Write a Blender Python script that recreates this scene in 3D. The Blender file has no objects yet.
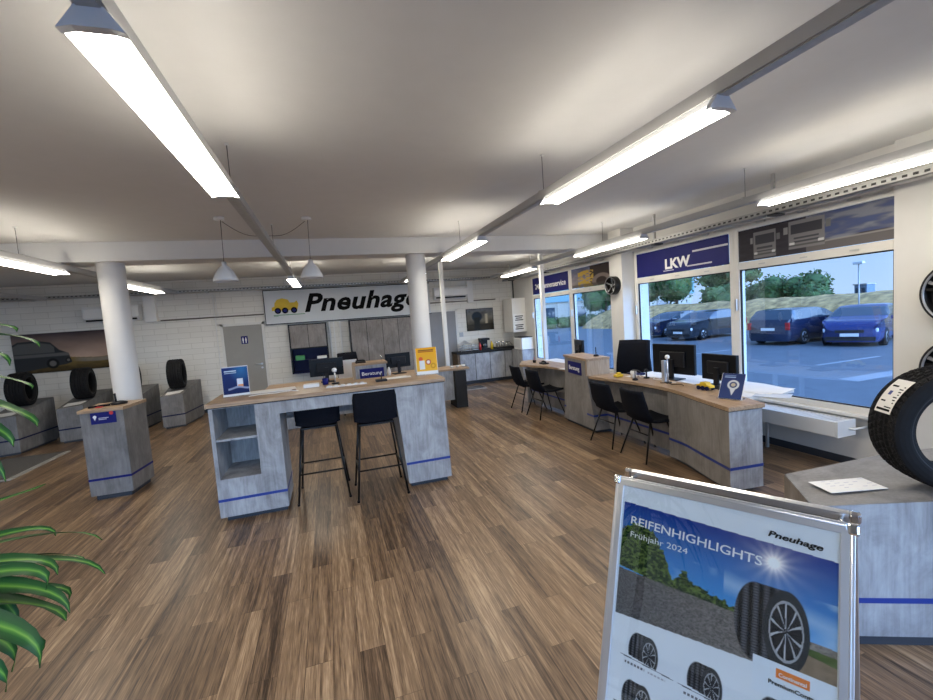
import bpy, math, random
import numpy as np
from mathutils import Vector, Matrix, noise
random.seed(7)
PI = math.pi
sc = bpy.context.scene
COL = sc.collection
R = math.radians

# ------------------------------------------------------------------ materials
MATS = {}
def _new(name):
    m = bpy.data.materials.new(name); m.use_nodes = True
    nt = m.node_tree; b = nt.nodes['Principled BSDF']
    MATS[name] = m
    return m, nt, b
def flat(name, col, rough=.5, metal=0, spec=.5, var=.05, scale=6, bump=0, emit=None, coat=0):
    m, nt, b = _new(name)
    n = nt.nodes; l = nt.links
    tc = n.new('ShaderNodeTexCoord'); nz = n.new('ShaderNodeTexNoise')
    nz.inputs['Scale'].default_value = scale; nz.inputs['Detail'].default_value = 4
    l.new(tc.outputs['Object'], nz.inputs['Vector'])
    cr = n.new('ShaderNodeValToRGB')
    a = [max(0, c * (1 - var)) for c in col]; z = [min(1, c * (1 + var)) for c in col]
    cr.color_ramp.elements[0].position = .3; cr.color_ramp.elements[1].position = .7
    cr.color_ramp.elements[0].color = (*a, 1); cr.color_ramp.elements[1].color = (*z, 1)
    l.new(nz.outputs['Fac'], cr.inputs['Fac']); l.new(cr.outputs['Color'], b.inputs['Base Color'])
    b.inputs['Roughness'].default_value = rough; b.inputs['Metallic'].default_value = metal
    b.inputs['Specular IOR Level'].default_value = spec
    b.inputs['Coat Weight'].default_value = coat
    if bump:
        bp = n.new('ShaderNodeBump'); bp.inputs['Strength'].default_value = bump; bp.inputs['Distance'].default_value = .01
        l.new(nz.outputs['Fac'], bp.inputs['Height']); l.new(bp.outputs['Normal'], b.inputs['Normal'])
    if emit:
        b.inputs['Emission Color'].default_value = (*emit[0], 1); b.inputs['Emission Strength'].default_value = emit[1]
    return m

def concrete(name, c0, c1, c2):
    m, nt, b = _new(name); n = nt.nodes; l = nt.links
    tc = n.new('ShaderNodeTexCoord')
    mp = n.new('ShaderNodeMapping'); mp.inputs['Scale'].default_value = (2.2, 2.2, 1.3)
    l.new(tc.outputs['Object'], mp.inputs['Vector'])
    n1 = n.new('ShaderNodeTexNoise'); n1.inputs['Scale'].default_value = 2.2; n1.inputs['Detail'].default_value = 7; n1.inputs['Roughness'].default_value = .66
    n1.inputs['Distortion'].default_value = .6
    l.new(mp.outputs[0], n1.inputs['Vector'])
    mp2 = n.new('ShaderNodeMapping'); mp2.inputs['Scale'].default_value = (40, 40, 3)
    l.new(tc.outputs['Object'], mp2.inputs['Vector'])
    n2 = n.new('ShaderNodeTexNoise'); n2.inputs['Scale'].default_value = 1.4; n2.inputs['Detail'].default_value = 3
    l.new(mp2.outputs[0], n2.inputs['Vector'])
    mx = n.new('ShaderNodeMath'); mx.operation = 'MULTIPLY_ADD'; mx.inputs[1].default_value = .28
    l.new(n2.outputs['Fac'], mx.inputs[0]); 
    ad = n.new('ShaderNodeMath'); ad.operation = 'MULTIPLY'; ad.inputs[1].default_value = .8
    l.new(n1.outputs['Fac'], ad.inputs[0]); l.new(ad.outputs[0], mx.inputs[2])
    cr = n.new('ShaderNodeValToRGB'); e = cr.color_ramp.elements
    e[0].position = .38; e[0].color = (*c0, 1); e[1].position = .68; e[1].color = (*c2, 1)
    k = e.new(.52); k.color = (*c1, 1)
    l.new(mx.outputs[0], cr.inputs['Fac']); l.new(cr.outputs['Color'], b.inputs['Base Color'])
    b.inputs['Roughness'].default_value = .55
    bp = n.new('ShaderNodeBump'); bp.inputs['Strength'].default_value = .12; bp.inputs['Distance'].default_value = .004
    l.new(mx.outputs[0], bp.inputs['Height']); l.new(bp.outputs['Normal'], b.inputs['Normal'])
    return m
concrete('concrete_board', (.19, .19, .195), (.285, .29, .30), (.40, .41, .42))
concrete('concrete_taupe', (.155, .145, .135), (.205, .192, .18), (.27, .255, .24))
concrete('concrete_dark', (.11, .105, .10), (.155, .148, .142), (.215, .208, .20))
concrete('cabinet_grey', (.13, .112, .098), (.19, .168, .15), (.26, .235, .215))

def wood(name, ca, cb, axis=0, sc_=3):
    m, nt, b = _new(name); n = nt.nodes; l = nt.links
    tc = n.new('ShaderNodeTexCoord'); mp = n.new('ShaderNodeMapping')
    s = [30, 30, 30]; s[axis] = 2.0
    mp.inputs['Scale'].default_value = s
    l.new(tc.outputs['Object'], mp.inputs['Vector'])
    nz = n.new('ShaderNodeTexNoise'); nz.inputs['Scale'].default_value = sc_ / 2; nz.inputs['Detail'].default_value = 6; nz.inputs['Distortion'].default_value = 1.2
    l.new(mp.outputs[0], nz.inputs['Vector'])
    cr = n.new('ShaderNodeValToRGB'); cr.color_ramp.elements[0].position = .35; cr.color_ramp.elements[1].position = .65
    cr.color_ramp.elements[0].color = (*ca, 1); cr.color_ramp.elements[1].color = (*cb, 1)
    l.new(nz.outputs['Fac'], cr.inputs['Fac']); l.new(cr.outputs['Color'], b.inputs['Base Color'])
    b.inputs['Roughness'].default_value = .42
    return m
wood('oak_x', (.27, .175, .10), (.43, .295, .18), 0)
wood('oak_y', (.27, .175, .10), (.43, .295, .18), 1)
wood('oak_z', (.33, .24, .16), (.47, .36, .25), 2)

def floor_mat():
    m, nt, b = _new('wood_floor'); n = nt.nodes; l = nt.links
    tc = n.new('ShaderNodeTexCoord')
    mp = n.new('ShaderNodeMapping'); mp.inputs['Rotation'].default_value = (0, 0, PI / 2)
    l.new(tc.outputs['Object'], mp.inputs['Vector'])
    br = n.new('ShaderNodeTexBrick'); br.offset = .37; br.inputs['Scale'].default_value = 1
    br.inputs['Brick Width'].default_value = 1.0; br.inputs['Row Height'].default_value = .14
    br.inputs['Mortar Size'].default_value = .0012; br.inputs['Mortar Smooth'].default_value = .3; br.inputs['Bias'].default_value = 0
    br.inputs['Color1'].default_value = (0, 0, 0, 1); br.inputs['Color2'].default_value = (1, 1, 1, 1); br.inputs['Mortar'].default_value = (.5, .5, .5, 1)
    l.new(mp.outputs[0], br.inputs['Vector'])
    # grain, shifted per plank
    mp2 = n.new('ShaderNodeMapping'); mp2.inputs['Scale'].default_value = (17, .6, 1)
    l.new(tc.outputs['Object'], mp2.inputs['Vector'])
    sh = n.new('ShaderNodeVectorMath'); sh.operation = 'MULTIPLY_ADD'; sh.inputs[1].default_value = (13, 29, 0)
    l.new(br.outputs['Color'], sh.inputs[0]); l.new(mp2.outputs[0], sh.inputs[2])
    nz = n.new('ShaderNodeTexNoise'); nz.inputs['Scale'].default_value = 1.6; nz.inputs['Detail'].default_value = 8; nz.inputs['Roughness'].default_value = .68; nz.inputs['Distortion'].default_value = .9
    l.new(sh.outputs[0], nz.inputs['Vector'])
    mp3 = n.new('ShaderNodeMapping'); mp3.inputs['Scale'].default_value = (110, 5, 1)
    l.new(tc.outputs['Object'], mp3.inputs['Vector'])
    n3 = n.new('ShaderNodeTexNoise'); n3.inputs['Scale'].default_value = 1.5; n3.inputs['Detail'].default_value = 3
    l.new(mp3.outputs[0], n3.inputs['Vector'])
    s1 = n.new('ShaderNodeMath'); s1.operation = 'MULTIPLY'; s1.inputs[1].default_value = .66; l.new(nz.outputs['Fac'], s1.inputs[0])
    s2 = n.new('ShaderNodeMath'); s2.operation = 'MULTIPLY_ADD'; s2.inputs[1].default_value = .30; l.new(n3.outputs['Fac'], s2.inputs[0]); l.new(s1.outputs[0], s2.inputs[2])
    sp = n.new('ShaderNodeSeparateColor'); l.new(br.outputs['Color'], sp.inputs[0])
    s3 = n.new('ShaderNodeMath'); s3.operation = 'MULTIPLY_ADD'; s3.inputs[1].default_value = .13; l.new(sp.outputs[0], s3.inputs[0]); l.new(s2.outputs[0], s3.inputs[2])
    cr = n.new('ShaderNodeValToRGB'); e = cr.color_ramp.elements
    e[0].position = .40; e[0].color = (.045, .028, .017, 1); e[1].position = .74; e[1].color = (.45, .315, .19, 1)
    k = e.new(.50); k.color = (.130, .082, .048, 1); k = e.new(.60); k.color = (.235, .153, .088, 1)
    l.new(s3.outputs[0], cr.inputs['Fac'])
    mx = n.new('ShaderNodeMix'); mx.data_type = 'RGBA'; mx.blend_type = 'MIX'
    l.new(br.outputs['Fac'], mx.inputs['Factor']); l.new(cr.outputs['Color'], mx.inputs['A']); mx.inputs['B'].default_value = (.07, .045, .027, 1)
    l.new(mx.outputs['Result'], b.inputs['Base Color'])
    b.inputs['Roughness'].default_value = .36; b.inputs['Specular IOR Level'].default_value = .42
    bp = n.new('ShaderNodeBump'); bp.inputs['Strength'].default_value = .12; bp.inputs['Distance'].default_value = .002
    l.new(s2.outputs[0], bp.inputs['Height']); l.new(bp.outputs['Normal'], b.inputs['Normal'])
floor_mat()

def brickwall(name, swap):
    m, nt, b = _new(name); n = nt.nodes; l = nt.links
    tc = n.new('ShaderNodeTexCoord'); s = n.new('ShaderNodeSeparateXYZ'); c = n.new('ShaderNodeCombineXYZ')
    l.new(tc.outputs['Object'], s.inputs[0]); l.new(s.outputs['Y' if swap else 'X'], c.inputs['X']); l.new(s.outputs['Z'], c.inputs['Y'])
    br = n.new('ShaderNodeTexBrick'); br.inputs['Scale'].default_value = 1; br.inputs['Brick Width'].default_value = .46; br.inputs['Row Height'].default_value = .125
    br.inputs['Mortar Size'].default_value = .006; br.inputs['Mortar Smooth'].default_value = .6
    br.inputs['Color1'].default_value = (.80, .77, .70, 1); br.inputs['Color2'].default_value = (.76, .73, .66, 1); br.inputs['Mortar'].default_value = (.60, .57, .50, 1)
    l.new(c.outputs[0], br.inputs['Vector']); l.new(br.outputs['Color'], b.inputs['Base Color'])
    bp = n.new('ShaderNodeBump'); bp.inputs['Strength'].default_value = .5; bp.inputs['Distance'].default_value = .006; bp.invert = True
    l.new(br.outputs['Fac'], bp.inputs['Height']); l.new(bp.outputs['Normal'], b.inputs['Normal'])
    b.inputs['Roughness'].default_value = .6
brickwall('painted_brick', False)

def glass_mat(name, tint=(.80, .90, .97), refl=1.0):
    m = bpy.data.materials.new(name); m.use_nodes = True; MATS[name] = m
    nt = m.node_tree; n = nt.nodes; l = nt.links; n.clear()
    out = n.new('ShaderNodeOutputMaterial'); tr = n.new('ShaderNodeBsdfTransparent'); gl = n.new('ShaderNodeBsdfGlossy')
    tr.inputs['Color'].default_value = (*tint, 1); gl.inputs['Roughness'].default_value = .01; gl.inputs['Color'].default_value = (.9, .95, 1, 1)
    fr = n.new('ShaderNodeFresnel'); ge = n.new('ShaderNodeNewGeometry'); io = n.new('ShaderNodeMapRange'); io.inputs['To Min'].default_value = 1.5; io.inputs['To Max'].default_value = 1 / 1.5; l.new(ge.outputs['Backfacing'], io.inputs['Value']); l.new(io.outputs[0], fr.inputs['IOR'])
    mul = n.new('ShaderNodeMath'); mul.operation = 'MULTIPLY'; mul.inputs[1].default_value = refl; mul.use_clamp = True
    l.new(fr.outputs[0], mul.inputs[0])
    mx = n.new('ShaderNodeMixShader'); l.new(mul.outputs[0], mx.inputs[0]); l.new(tr.outputs[0], mx.inputs[1]); l.new(gl.outputs[0], mx.inputs[2])
    l.new(mx.outputs[0], out.inputs['Surface'])
glass_mat('window_glass', (.90, .95, 1.0), 1.3)
glass_mat('clear_acrylic', (.93, .95, .95), 1.0)

flat('ceiling_white', (.67, .665, .65), .9, var=.015)
flat('plaster', (.76, .75, .71), .85, var=.02)
flat('plaster_cool', (.64, .63, .60), .8, var=.02)
flat('frame_cream', (.72, .70, .65), .45, var=.02)
flat('white_metal', (.75, .75, .73), .35, var=.02)
flat('white_plastic', (.80, .79, .76), .4, var=.02)
flat('trunking_grey', (.42, .42, .42), .4, metal=.3, var=.03)
flat('galvanised', (.45, .45, .44), .45, metal=.6, var=.08, scale=30)
flat('slot_dark', (.05, .05, .05), .8)
flat('black_gap', (.012, .012, .013), .8)
flat('dark_pipe', (.16, .13, .11), .5)
flat('door_grey', (.30, .285, .255), .5, var=.03)
flat('door_blue_grey', (.25, .25, .26), .5, var=.03)
flat('steel', (.55, .55, .55), .3, metal=.9)
flat('alu', (.72, .73, .75), .28, metal=.85, var=.03)
flat('chrome', (.85, .86, .88), .1, metal=1)
flat('black_plastic', (.008, .008, .010), .45, spec=.3, var=.1)
flat('black_fabric', (.005, .006, .010), .9, spec=.15, var=.2, scale=60)
flat('black_metal', (.006, .006, .006), .4, spec=.3)
flat('screen_black', (.004, .005, .007), .35, spec=.25)
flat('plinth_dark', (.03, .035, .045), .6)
flat('stripe_blue', (.010, .032, .22), .4, var=.04)
flat('navy', (.013, .015, .13), .5, spec=.15, var=.04)
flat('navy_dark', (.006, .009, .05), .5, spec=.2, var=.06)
flat('white_ink', (.82, .82, .82), .5)
flat('soft_ink', (.50, .50, .58), .5)
flat('black_ink', (.006, .006, .006), .7, spec=.08)
flat('paper', (.80, .79, .76), .7, var=.03)
flat('paper_blue', (.55, .6, .68), .7, var=.05)
flat('sign_white', (.62, .64, .64), .5, var=.02)
flat('yellow', (.72, .48, .02), .4)
flat('yellow_ink', (.68, .45, .01), .5)
flat('orange_ink', (.80, .22, .02), .5)
flat('orange_paper', (.82, .42, .02), .5, var=.08, scale=10)
flat('red', (.55, .03, .03), .4)
flat('green_ink', (.05, .25, .08), .5)
flat('rubber', (.007, .007, .008), .75, spec=.22, var=.15, scale=25, bump=.1)
flat('rubber_side', (.014, .015, .017), .5, spec=.4, var=.1, scale=10)
flat('mat_grey', (.10, .095, .09), .95, var=.25, scale=90)
flat('mat_edge', (.34, .33, .31), .5)
flat('asphalt', (.12, .135, .15), .55, var=.10, scale=1.6)
flat('road_paint', (.30, .31, .32), .6)
flat('car_blue', (.015, .035, .16), .22, coat=.6, metal=.2)
flat('car_black', (.010, .011, .016), .22, coat=.6)
flat('car_navy', (.012, .02, .05), .22, coat=.6)
flat('car_silver', (.035, .04, .05), .22, coat=.6, metal=.4)
flat('car_glass', (.05, .07, .09), .06, spec=.9)
flat('car_light', (.70, .74, .78), .15)
flat('tail_light', (.45, .02, .02), .2)
flat('wheel_alloy', (.42, .43, .45), .3, metal=.7)
flat('foliage_green', (.055, .11, .028), .8, var=.55, scale=3)
flat('foliage_light', (.10, .15, .045), .8, var=.5, scale=3)
flat('dry_grass', (.50, .31, .12), .95, var=.55, scale=2.5)
flat('grass_green', (.12, .22, .05), .95, var=.3, scale=4)
flat('bark', (.10, .07, .045), .9, var=.3, scale=12, bump=.3)
flat('facade_beige', (.46, .42, .34), .8)
flat('facade_teal', (.16, .33, .38), .6)
flat('facade_blue', (.18, .24, .32), .7)
flat('ceramic', (.62, .60, .56), .25)
flat('soil', (.03, .02, .015), .95)
flat('lamp_housing', (.62, .63, .65), .4)
def emit_mat(name, col, st):
    m = bpy.data.materials.new(name); m.use_nodes = True; MATS[name] = m
    nt = m.node_tree; nt.nodes.clear(); o = nt.nodes.new('ShaderNodeOutputMaterial'); e = nt.nodes.new('ShaderNodeEmission')
    # faint ribs along the prismatic cover
    tc = nt.nodes.new('ShaderNodeTexCoord'); w = nt.nodes.new('ShaderNodeTexWave'); w.bands_direction = 'X'; w.inputs['Scale'].default_value = 8
    nt.links.new(tc.outputs['Object'], w.inputs['Vector'])
    mr = nt.nodes.new('ShaderNodeMapRange'); mr.inputs['To Min'].default_value = st * .8; mr.inputs['To Max'].default_value = st * 1.1
    nt.links.new(w.outputs['Fac'], mr.inputs['Value']); nt.links.new(mr.outputs[0], e.inputs['Strength'])
    e.inputs['Color'].default_value = (*col, 1)
    nt.links.new(e.outputs[0], o.inputs['Surface'])
LAMP = 31.0
emit_mat('lamp_glow', (1, .92, .79), LAMP)
emit_mat('lamp_glow_up', (1, .92, .79), LAMP * .6)

def leaf_mat():
    m, nt, b = _new('leaf'); n = nt.nodes; l = nt.links
    uv = n.new('ShaderNodeUVMap'); s = n.new('ShaderNodeSeparateXYZ'); l.new(uv.outputs[0], s.inputs[0])
    cr = n.new('ShaderNodeValToRGB'); e = cr.color_ramp.elements
    e[0].position = 0; e[0].color = (.010, .050, .012, 1); e[1].position = 1; e[1].color = (.010, .050, .012, 1)
    for p, c in ((.30, (.018, .085, .018)), (.43, (.07, .20, .03)), (.5, (.16, .32, .05)), (.57, (.07, .20, .03)), (.7, (.018, .085, .018))):
        k = e.new(p); k.color = (*c, 1)
    l.new(s.outputs['X'], cr.inputs['Fac']); l.new(cr.outputs['Color'], b.inputs['Base Color'])
    b.inputs['Roughness'].default_value = .5; b.inputs['Specular IOR Level'].default_value = .3
leaf_mat()

def print_mat():
    m, nt, b = _new('printed'); n = nt.nodes; l = nt.links
    a = n.new('ShaderNodeVertexColor'); a.layer_name = 'print'
    l.new(a.outputs['Color'], b.inputs['Base Color']); b.inputs['Roughness'].default_value = .5; b.inputs['Specular IOR Level'].default_value = .15
print_mat()

# ------------------------------------------------------------------ mesh helpers
class MB:
    def __init__(s): s.v = []; s.f = []; s.m = []; s.mats = []; s.smooth = []
    def mi(s, mat):
        if mat is None: mat = s.mats[0] if s.mats else 'plaster'
        if mat not in s.mats: s.mats.append(mat)
        return s.mats.index(mat)
    def add(s, vs, fs, mat=None, sm=False):
        o = len(s.v); s.v += [tuple(v) for v in vs]; k = s.mi(mat)
        for f in fs: s.f.append(tuple(i + o for i in f)); s.m.append(k); s.smooth.append(sm)
        return s
    def box(s, a, b, mat=None):
        x0, y0, z0 = a; x1, y1, z1 = b
        return s.add([(x0,y0,z0),(x1,y0,z0),(x1,y1,z0),(x0,y1,z0),(x0,y0,z1),(x1,y0,z1),(x1,y1,z1),(x0,y1,z1)],
                     [(0,3,2,1),(4,5,6,7),(0,1,5,4),(1,2,6,5),(2,3,7,6),(3,0,4,7)], mat)
    def prism(s, poly, z0, z1, mat=None, cap=True):
        """poly counter-clockwise seen from above; z1 may be a list"""
        n = len(poly); zt = z1 if isinstance(z1, (list, tuple)) else [z1] * n
        zb = z0 if isinstance(z0, (list, tuple)) else [z0] * n
        vs = [(p[0], p[1], zb[i]) for i, p in enumerate(poly)] + [(p[0], p[1], zt[i]) for i, p in enumerate(poly)]
        fs = [(i, (i + 1) % n, n + (i + 1) % n, n + i) for i in range(n)]
        if cap: fs += [tuple(range(n - 1, -1, -1)), tuple(range(n, 2 * n))]
        return s.add(vs, fs, mat)
    def tube(s, pts, r, mat=None, seg=8, sm=True):
        pts = [Vector(p) for p in pts]; rr = r if isinstance(r, (list, tuple)) else [r] * len(pts)
        vs = []; fs = []; prev = None
        for i, p in enumerate(pts):
            d = (pts[min(i + 1, len(pts) - 1)] - pts[max(i - 1, 0)]).normalized()
            if prev is None:
                a = Vector((0, 0, 1)) if abs(d.z) < .9 else Vector((1, 0, 0)); u = d.cross(a).normalized()
            else: u = (prev - d * prev.dot(d)).normalized()
            prev = u; w = d.cross(u)
            for k in range(seg):
                t = 2 * PI * k / seg; vs.append(p + (u * math.cos(t) + w * math.sin(t)) * rr[i])
        for i in range(len(pts) - 1):
            for k in range(seg):
                fs.append((i * seg + k, i * seg + (k + 1) % seg, (i + 1) * seg + (k + 1) % seg, (i + 1) * seg + k))
        fs += [tuple(range(seg - 1, -1, -1)), tuple(range((len(pts) - 1) * seg, len(pts) * seg))]
        return s.add(vs, fs, mat, sm)
    def lathe(s, prof, c, mat=None, seg=32, axis='z', sm=True):
        vs = []; fs = []; n = len(prof)
        for k in range(seg):
            t = 2 * PI * k / seg
            for r, h in prof:
                a, b_ = r * math.cos(t), r * math.sin(t)
                vs.append({'z': (c[0] + a, c[1] + b_, c[2] + h), 'x': (c[0] + h, c[1] + a, c[2] + b_), 'y': (c[0] + b_, c[1] + h, c[2] + a)}[axis])
        for k in range(seg):
            for i in range(n - 1):
                a = k * n + i; b_ = ((k + 1) % seg) * n + i
                fs.append((a, b_, b_ + 1, a + 1))
        return s.add(vs, fs, mat, sm)
    def cyl(s, c, r, h, mat=None, seg=24, axis='z'):
        return s.lathe([(0.0001, 0), (r, 0), (r, h), (0.0001, h)], c, mat, seg, axis, False)
    def quad(s, a, b, c, d, mat=None): return s.add([a, b, c, d], [(0, 1, 2, 3)], mat)
    def text(s, txt, size, M, mat, bold=0.0, shear=0.0, width=None, ext=.001, spacing=1.0, align='LEFT'):
        """lettering laid in local x (along) / y (up), mapped by matrix M"""
        cu = bpy.data.curves.new('t', 'FONT'); cu.body = txt; cu.size = size; cu.shear = shear; cu.offset = bold; cu.extrude = ext
        cu.space_character = spacing; cu.align_x = align; cu.resolution_u = 3
        ob = bpy.data.objects.new('t', cu); COL.objects.link(ob)
        dg = bpy.context.evaluated_depsgraph_get(); me = bpy.data.meshes.new_from_object(ob.evaluated_get(dg))
        vs = [v.co.copy() for v in me.vertices]; fs = [tuple(p.vertices) for p in me.polygons]
        if width and vs:
            x0 = min(v.x for v in vs); x1 = max(v.x for v in vs); k = width / (x1 - x0)
            for v in vs: v.x = (v.x - x0) * k
        s.add([M @ v for v in vs], fs, mat)
        bpy.data.objects.remove(ob); bpy.data.curves.remove(cu); bpy.data.meshes.remove(me)
        return s
    def build(s, name, parent=None, bevel=0, loc=None, **kw):
        vs = s.v; o = Vector((0, 0, 0))
        if parent is not None:
            w = parent; o = Vector((0, 0, 0))
            while w is not None: o = o + w.location; w = w.parent
        elif loc is not None: o = Vector(loc)
        else:
            xs, ys, zs = zip(*vs); o = Vector(((min(xs) + max(xs)) / 2, (min(ys) + max(ys)) / 2, min(zs)))
        me = bpy.data.meshes.new(name)
        me.from_pydata([(v[0] - o.x, v[1] - o.y, v[2] - o.z) for v in vs], [], s.f)
        for mt in s.mats: me.materials.append(MATS[mt])
        me.polygons.foreach_set('material_index', s.m); me.polygons.foreach_set('use_smooth', s.smooth)
        me.update()
        ob = bpy.data.objects.new(name, me); COL.objects.link(ob)
        if parent is not None: ob.parent = parent
        else: ob.location = o
        if bevel:
            md = ob.modifiers.new('bevel', 'BEVEL'); md.width = bevel; md.segments = 2; md.limit_method = 'ANGLE'; md.angle_limit = R(50)
        tag(ob, **kw)
        return ob

def tag(o, label=None, cat=None, group=None, kind=None):
    if label: o['label'] = label
    if cat: o['category'] = cat
    if group: o['group'] = group
    if kind: o['kind'] = kind
    return o
def thing(name, loc, label, cat, group=None):
    o = bpy.data.objects.new(name, None); COL.objects.link(o); o.location = loc; o.empty_display_size = .1
    return tag(o, label, cat, group)
def setting(name, loc=(0, 0, 0)):
    o = bpy.data.objects.new(name, None); COL.objects.link(o); o.location = loc; o['kind'] = 'structure'; return o
KIDS = {}
def copy_tree(o, parent=None):
    c = o.copy(); COL.objects.link(c); c.parent = parent
    for ch in [k for k in bpy.data.objects if k.parent == o and k is not c]: copy_tree(ch, c)
    return c
def dup(o, loc, rz=None, label=None, group=None):
    c = copy_tree(o); c.location = loc
    if rz is not None: c.rotation_euler = (0, 0, rz)
    if label: c['label'] = label
    if group: c['group'] = group
    return c
def frame_M(origin, x, y, z=None):
    x = Vector(x).normalized(); y = Vector(y).normalized(); z = x.cross(y) if z is None else Vector(z)
    M = Matrix((x, y, z)).transposed().to_4x4(); M.translation = Vector(origin); return M

def picture(name, origin, ux, uy, w, h, nx, ny, fn, parent=None, thick=.0, **kw):
    """a printed sheet; fn(u,v) arrays in 0..1 (v down) -> rgb arrays"""
    o = Vector(origin); ux = Vector(ux).normalized(); uy = Vector(uy).normalized()
    U, V = np.meshgrid(np.linspace(0, 1, nx), np.linspace(0, 1, ny)); rgb = np.clip(fn(U, V), 0, 1)
    P = np.array(o)[None, None, :] + U[..., None] * w * np.array(ux) - V[..., None] * h * np.array(uy)
    base = Vector((0, 0, 0)); q = parent
    while q is not None: base = base + q.location; q = q.parent
    if parent is None: base = o
    P = P.reshape(-1, 3) - np.array(base)
    idx = np.arange(nx * ny).reshape(ny, nx)
    F = np.stack([idx[1:, :-1], idx[1:, 1:], idx[:-1, 1:], idx[:-1, :-1]], -1).reshape(-1, 4)
    me = bpy.data.meshes.new(name); me.from_pydata(P.tolist(), [], F.tolist()); me.materials.append(MATS['printed'])
    ca = me.color_attributes.new('print', 'FLOAT_COLOR', 'POINT')
    C4 = np.ones((nx * ny, 4), np.float32); C4[:, :3] = rgb.reshape(-1, 3); ca.data.foreach_set('color', C4.ravel())
    me.update(); ob = bpy.data.objects.new(name, me); COL.objects.link(ob)
    if parent is not None: ob.parent = parent
    else: ob.location = o
    return tag(ob, **kw)
rng = np.random.default_rng(3)
def vnoise(U, V, s, seed=0):
    g = np.random.default_rng(seed).random((int(s) + 3, int(s) + 3))
    x = U * s; y = V * s; xi = np.clip(x.astype(int), 0, int(s) + 1); yi = np.clip(y.astype(int), 0, int(s) + 1)
    fx = x - xi; fy = y - yi; fx = fx * fx * (3 - 2 * fx); fy = fy * fy * (3 - 2 * fy)
    return (g[yi, xi] * (1 - fx) + g[yi, xi + 1] * fx) * (1 - fy) + (g[yi + 1, xi] * (1 - fx) + g[yi + 1, xi + 1] * fx) * fy
def fbm(U, V, s, seed=0): return (vnoise(U, V, s, seed) + .5 * vnoise(U, V, s * 2, seed + 1) + .25 * vnoise(U, V, s * 4, seed + 2)) / 1.75
def lerp(a, b, t): return np.array(a) * (1 - t[..., None]) + np.array(b) * t[..., None]
def put(img, mask, col):
    m = np.clip(mask, 0, 1)[..., None]; return img * (1 - m) + np.array(col) * m
def sstep(x, w): return np.clip(x / w + .5, 0, 1)

# ------------------------------------------------------------------ key measures
CEIL = 3.05; YB = 11.3; XR = 4.95; XL = -8.0; YF = -2.8

# ------------------------------------------------------------------ shell
MB().box((XL, YF, -.12), (XR + .25, YB + .2, 0), 'wood_floor').build('floor', kind='structure', loc=(0, 0, 0))
MB().box((XL - .2, YF - .2, CEIL), (XR + .3, YB + .3, CEIL + .2), 'ceiling_white').build('ceiling', kind='structure')
MB().box((XL, YB, 0), (XR + .3, YB + .2, CEIL), 'painted_brick').build('wall_back', kind='structure', loc=(0, YB, 0))
MB().box((XL - .2, YF, 0), (XL, YB, CEIL), 'plaster').build('wall_left', kind='structure')
w = MB()
WY = [(2.62, 6.12), (6.66, 9.96)]
w.box((XR, YF, 0), (XR + .25, YB, .55), 'plaster_cool')
w.box((XR, YF, 2.66), (XR + .25, YB, CEIL))
for a, b in ((1.75, 2.56), (6.12, 6.66), (9.96, YB), (YF, -1.6)): w.box((XR, a, .55), (XR + .25, b, 2.66))
w.build('wall_right', kind='structure')
w = MB()
w.box((XL, YF - .2, 0), (XR + .25, YF, .25), 'plaster').box((XL, YF - .2, 2.7), (XR + .25, YF, CEIL))
for a, b in ((XL, -5.2), (-.35, 0.0), (XR - .3, XR + .25)): w.box((a, YF - .2, .25), (b, YF, 2.7))
w.build('wall_front', kind='structure')
MB().box((XL, 6.65, 2.81), (XR, 7.1, CEIL), 'ceiling_white').build('beam', kind='structure')
# pier beside the windows, and pilaster at the right
MB().box((4.70, 6.14, 0), (XR, 6.47, CEIL), 'plaster_cool').build('pillar', kind='structure')
MB().box((4.86, 1.3, 0), (XR, 2.585, CEIL), 'plaster_cool').build('pillar', kind='structure')
for x in (-2.63, 1.41):
    MB().lathe([(.152, 0), (.152, 2.81)], (x, 6.88, 0), 'ceiling_white', 40).build('column', kind='structure')
for x, y in ((2.42, 9.2), (4.43, 8.45)):
    MB().box((x - .04, y - .04, 0), (x + .04, y + .04, CEIL), 'white_metal').build('support_post', kind='structure')
MB().box((XL, YB - .015, 0), (-2.5, YB, .08), 'plinth_dark').build('baseboard_back', kind='structure')
MB().box((XR - .012, 2.64, 0), (XR, 6.14, .08), 'plinth_dark').build('baseboard_right', kind='structure')

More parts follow.
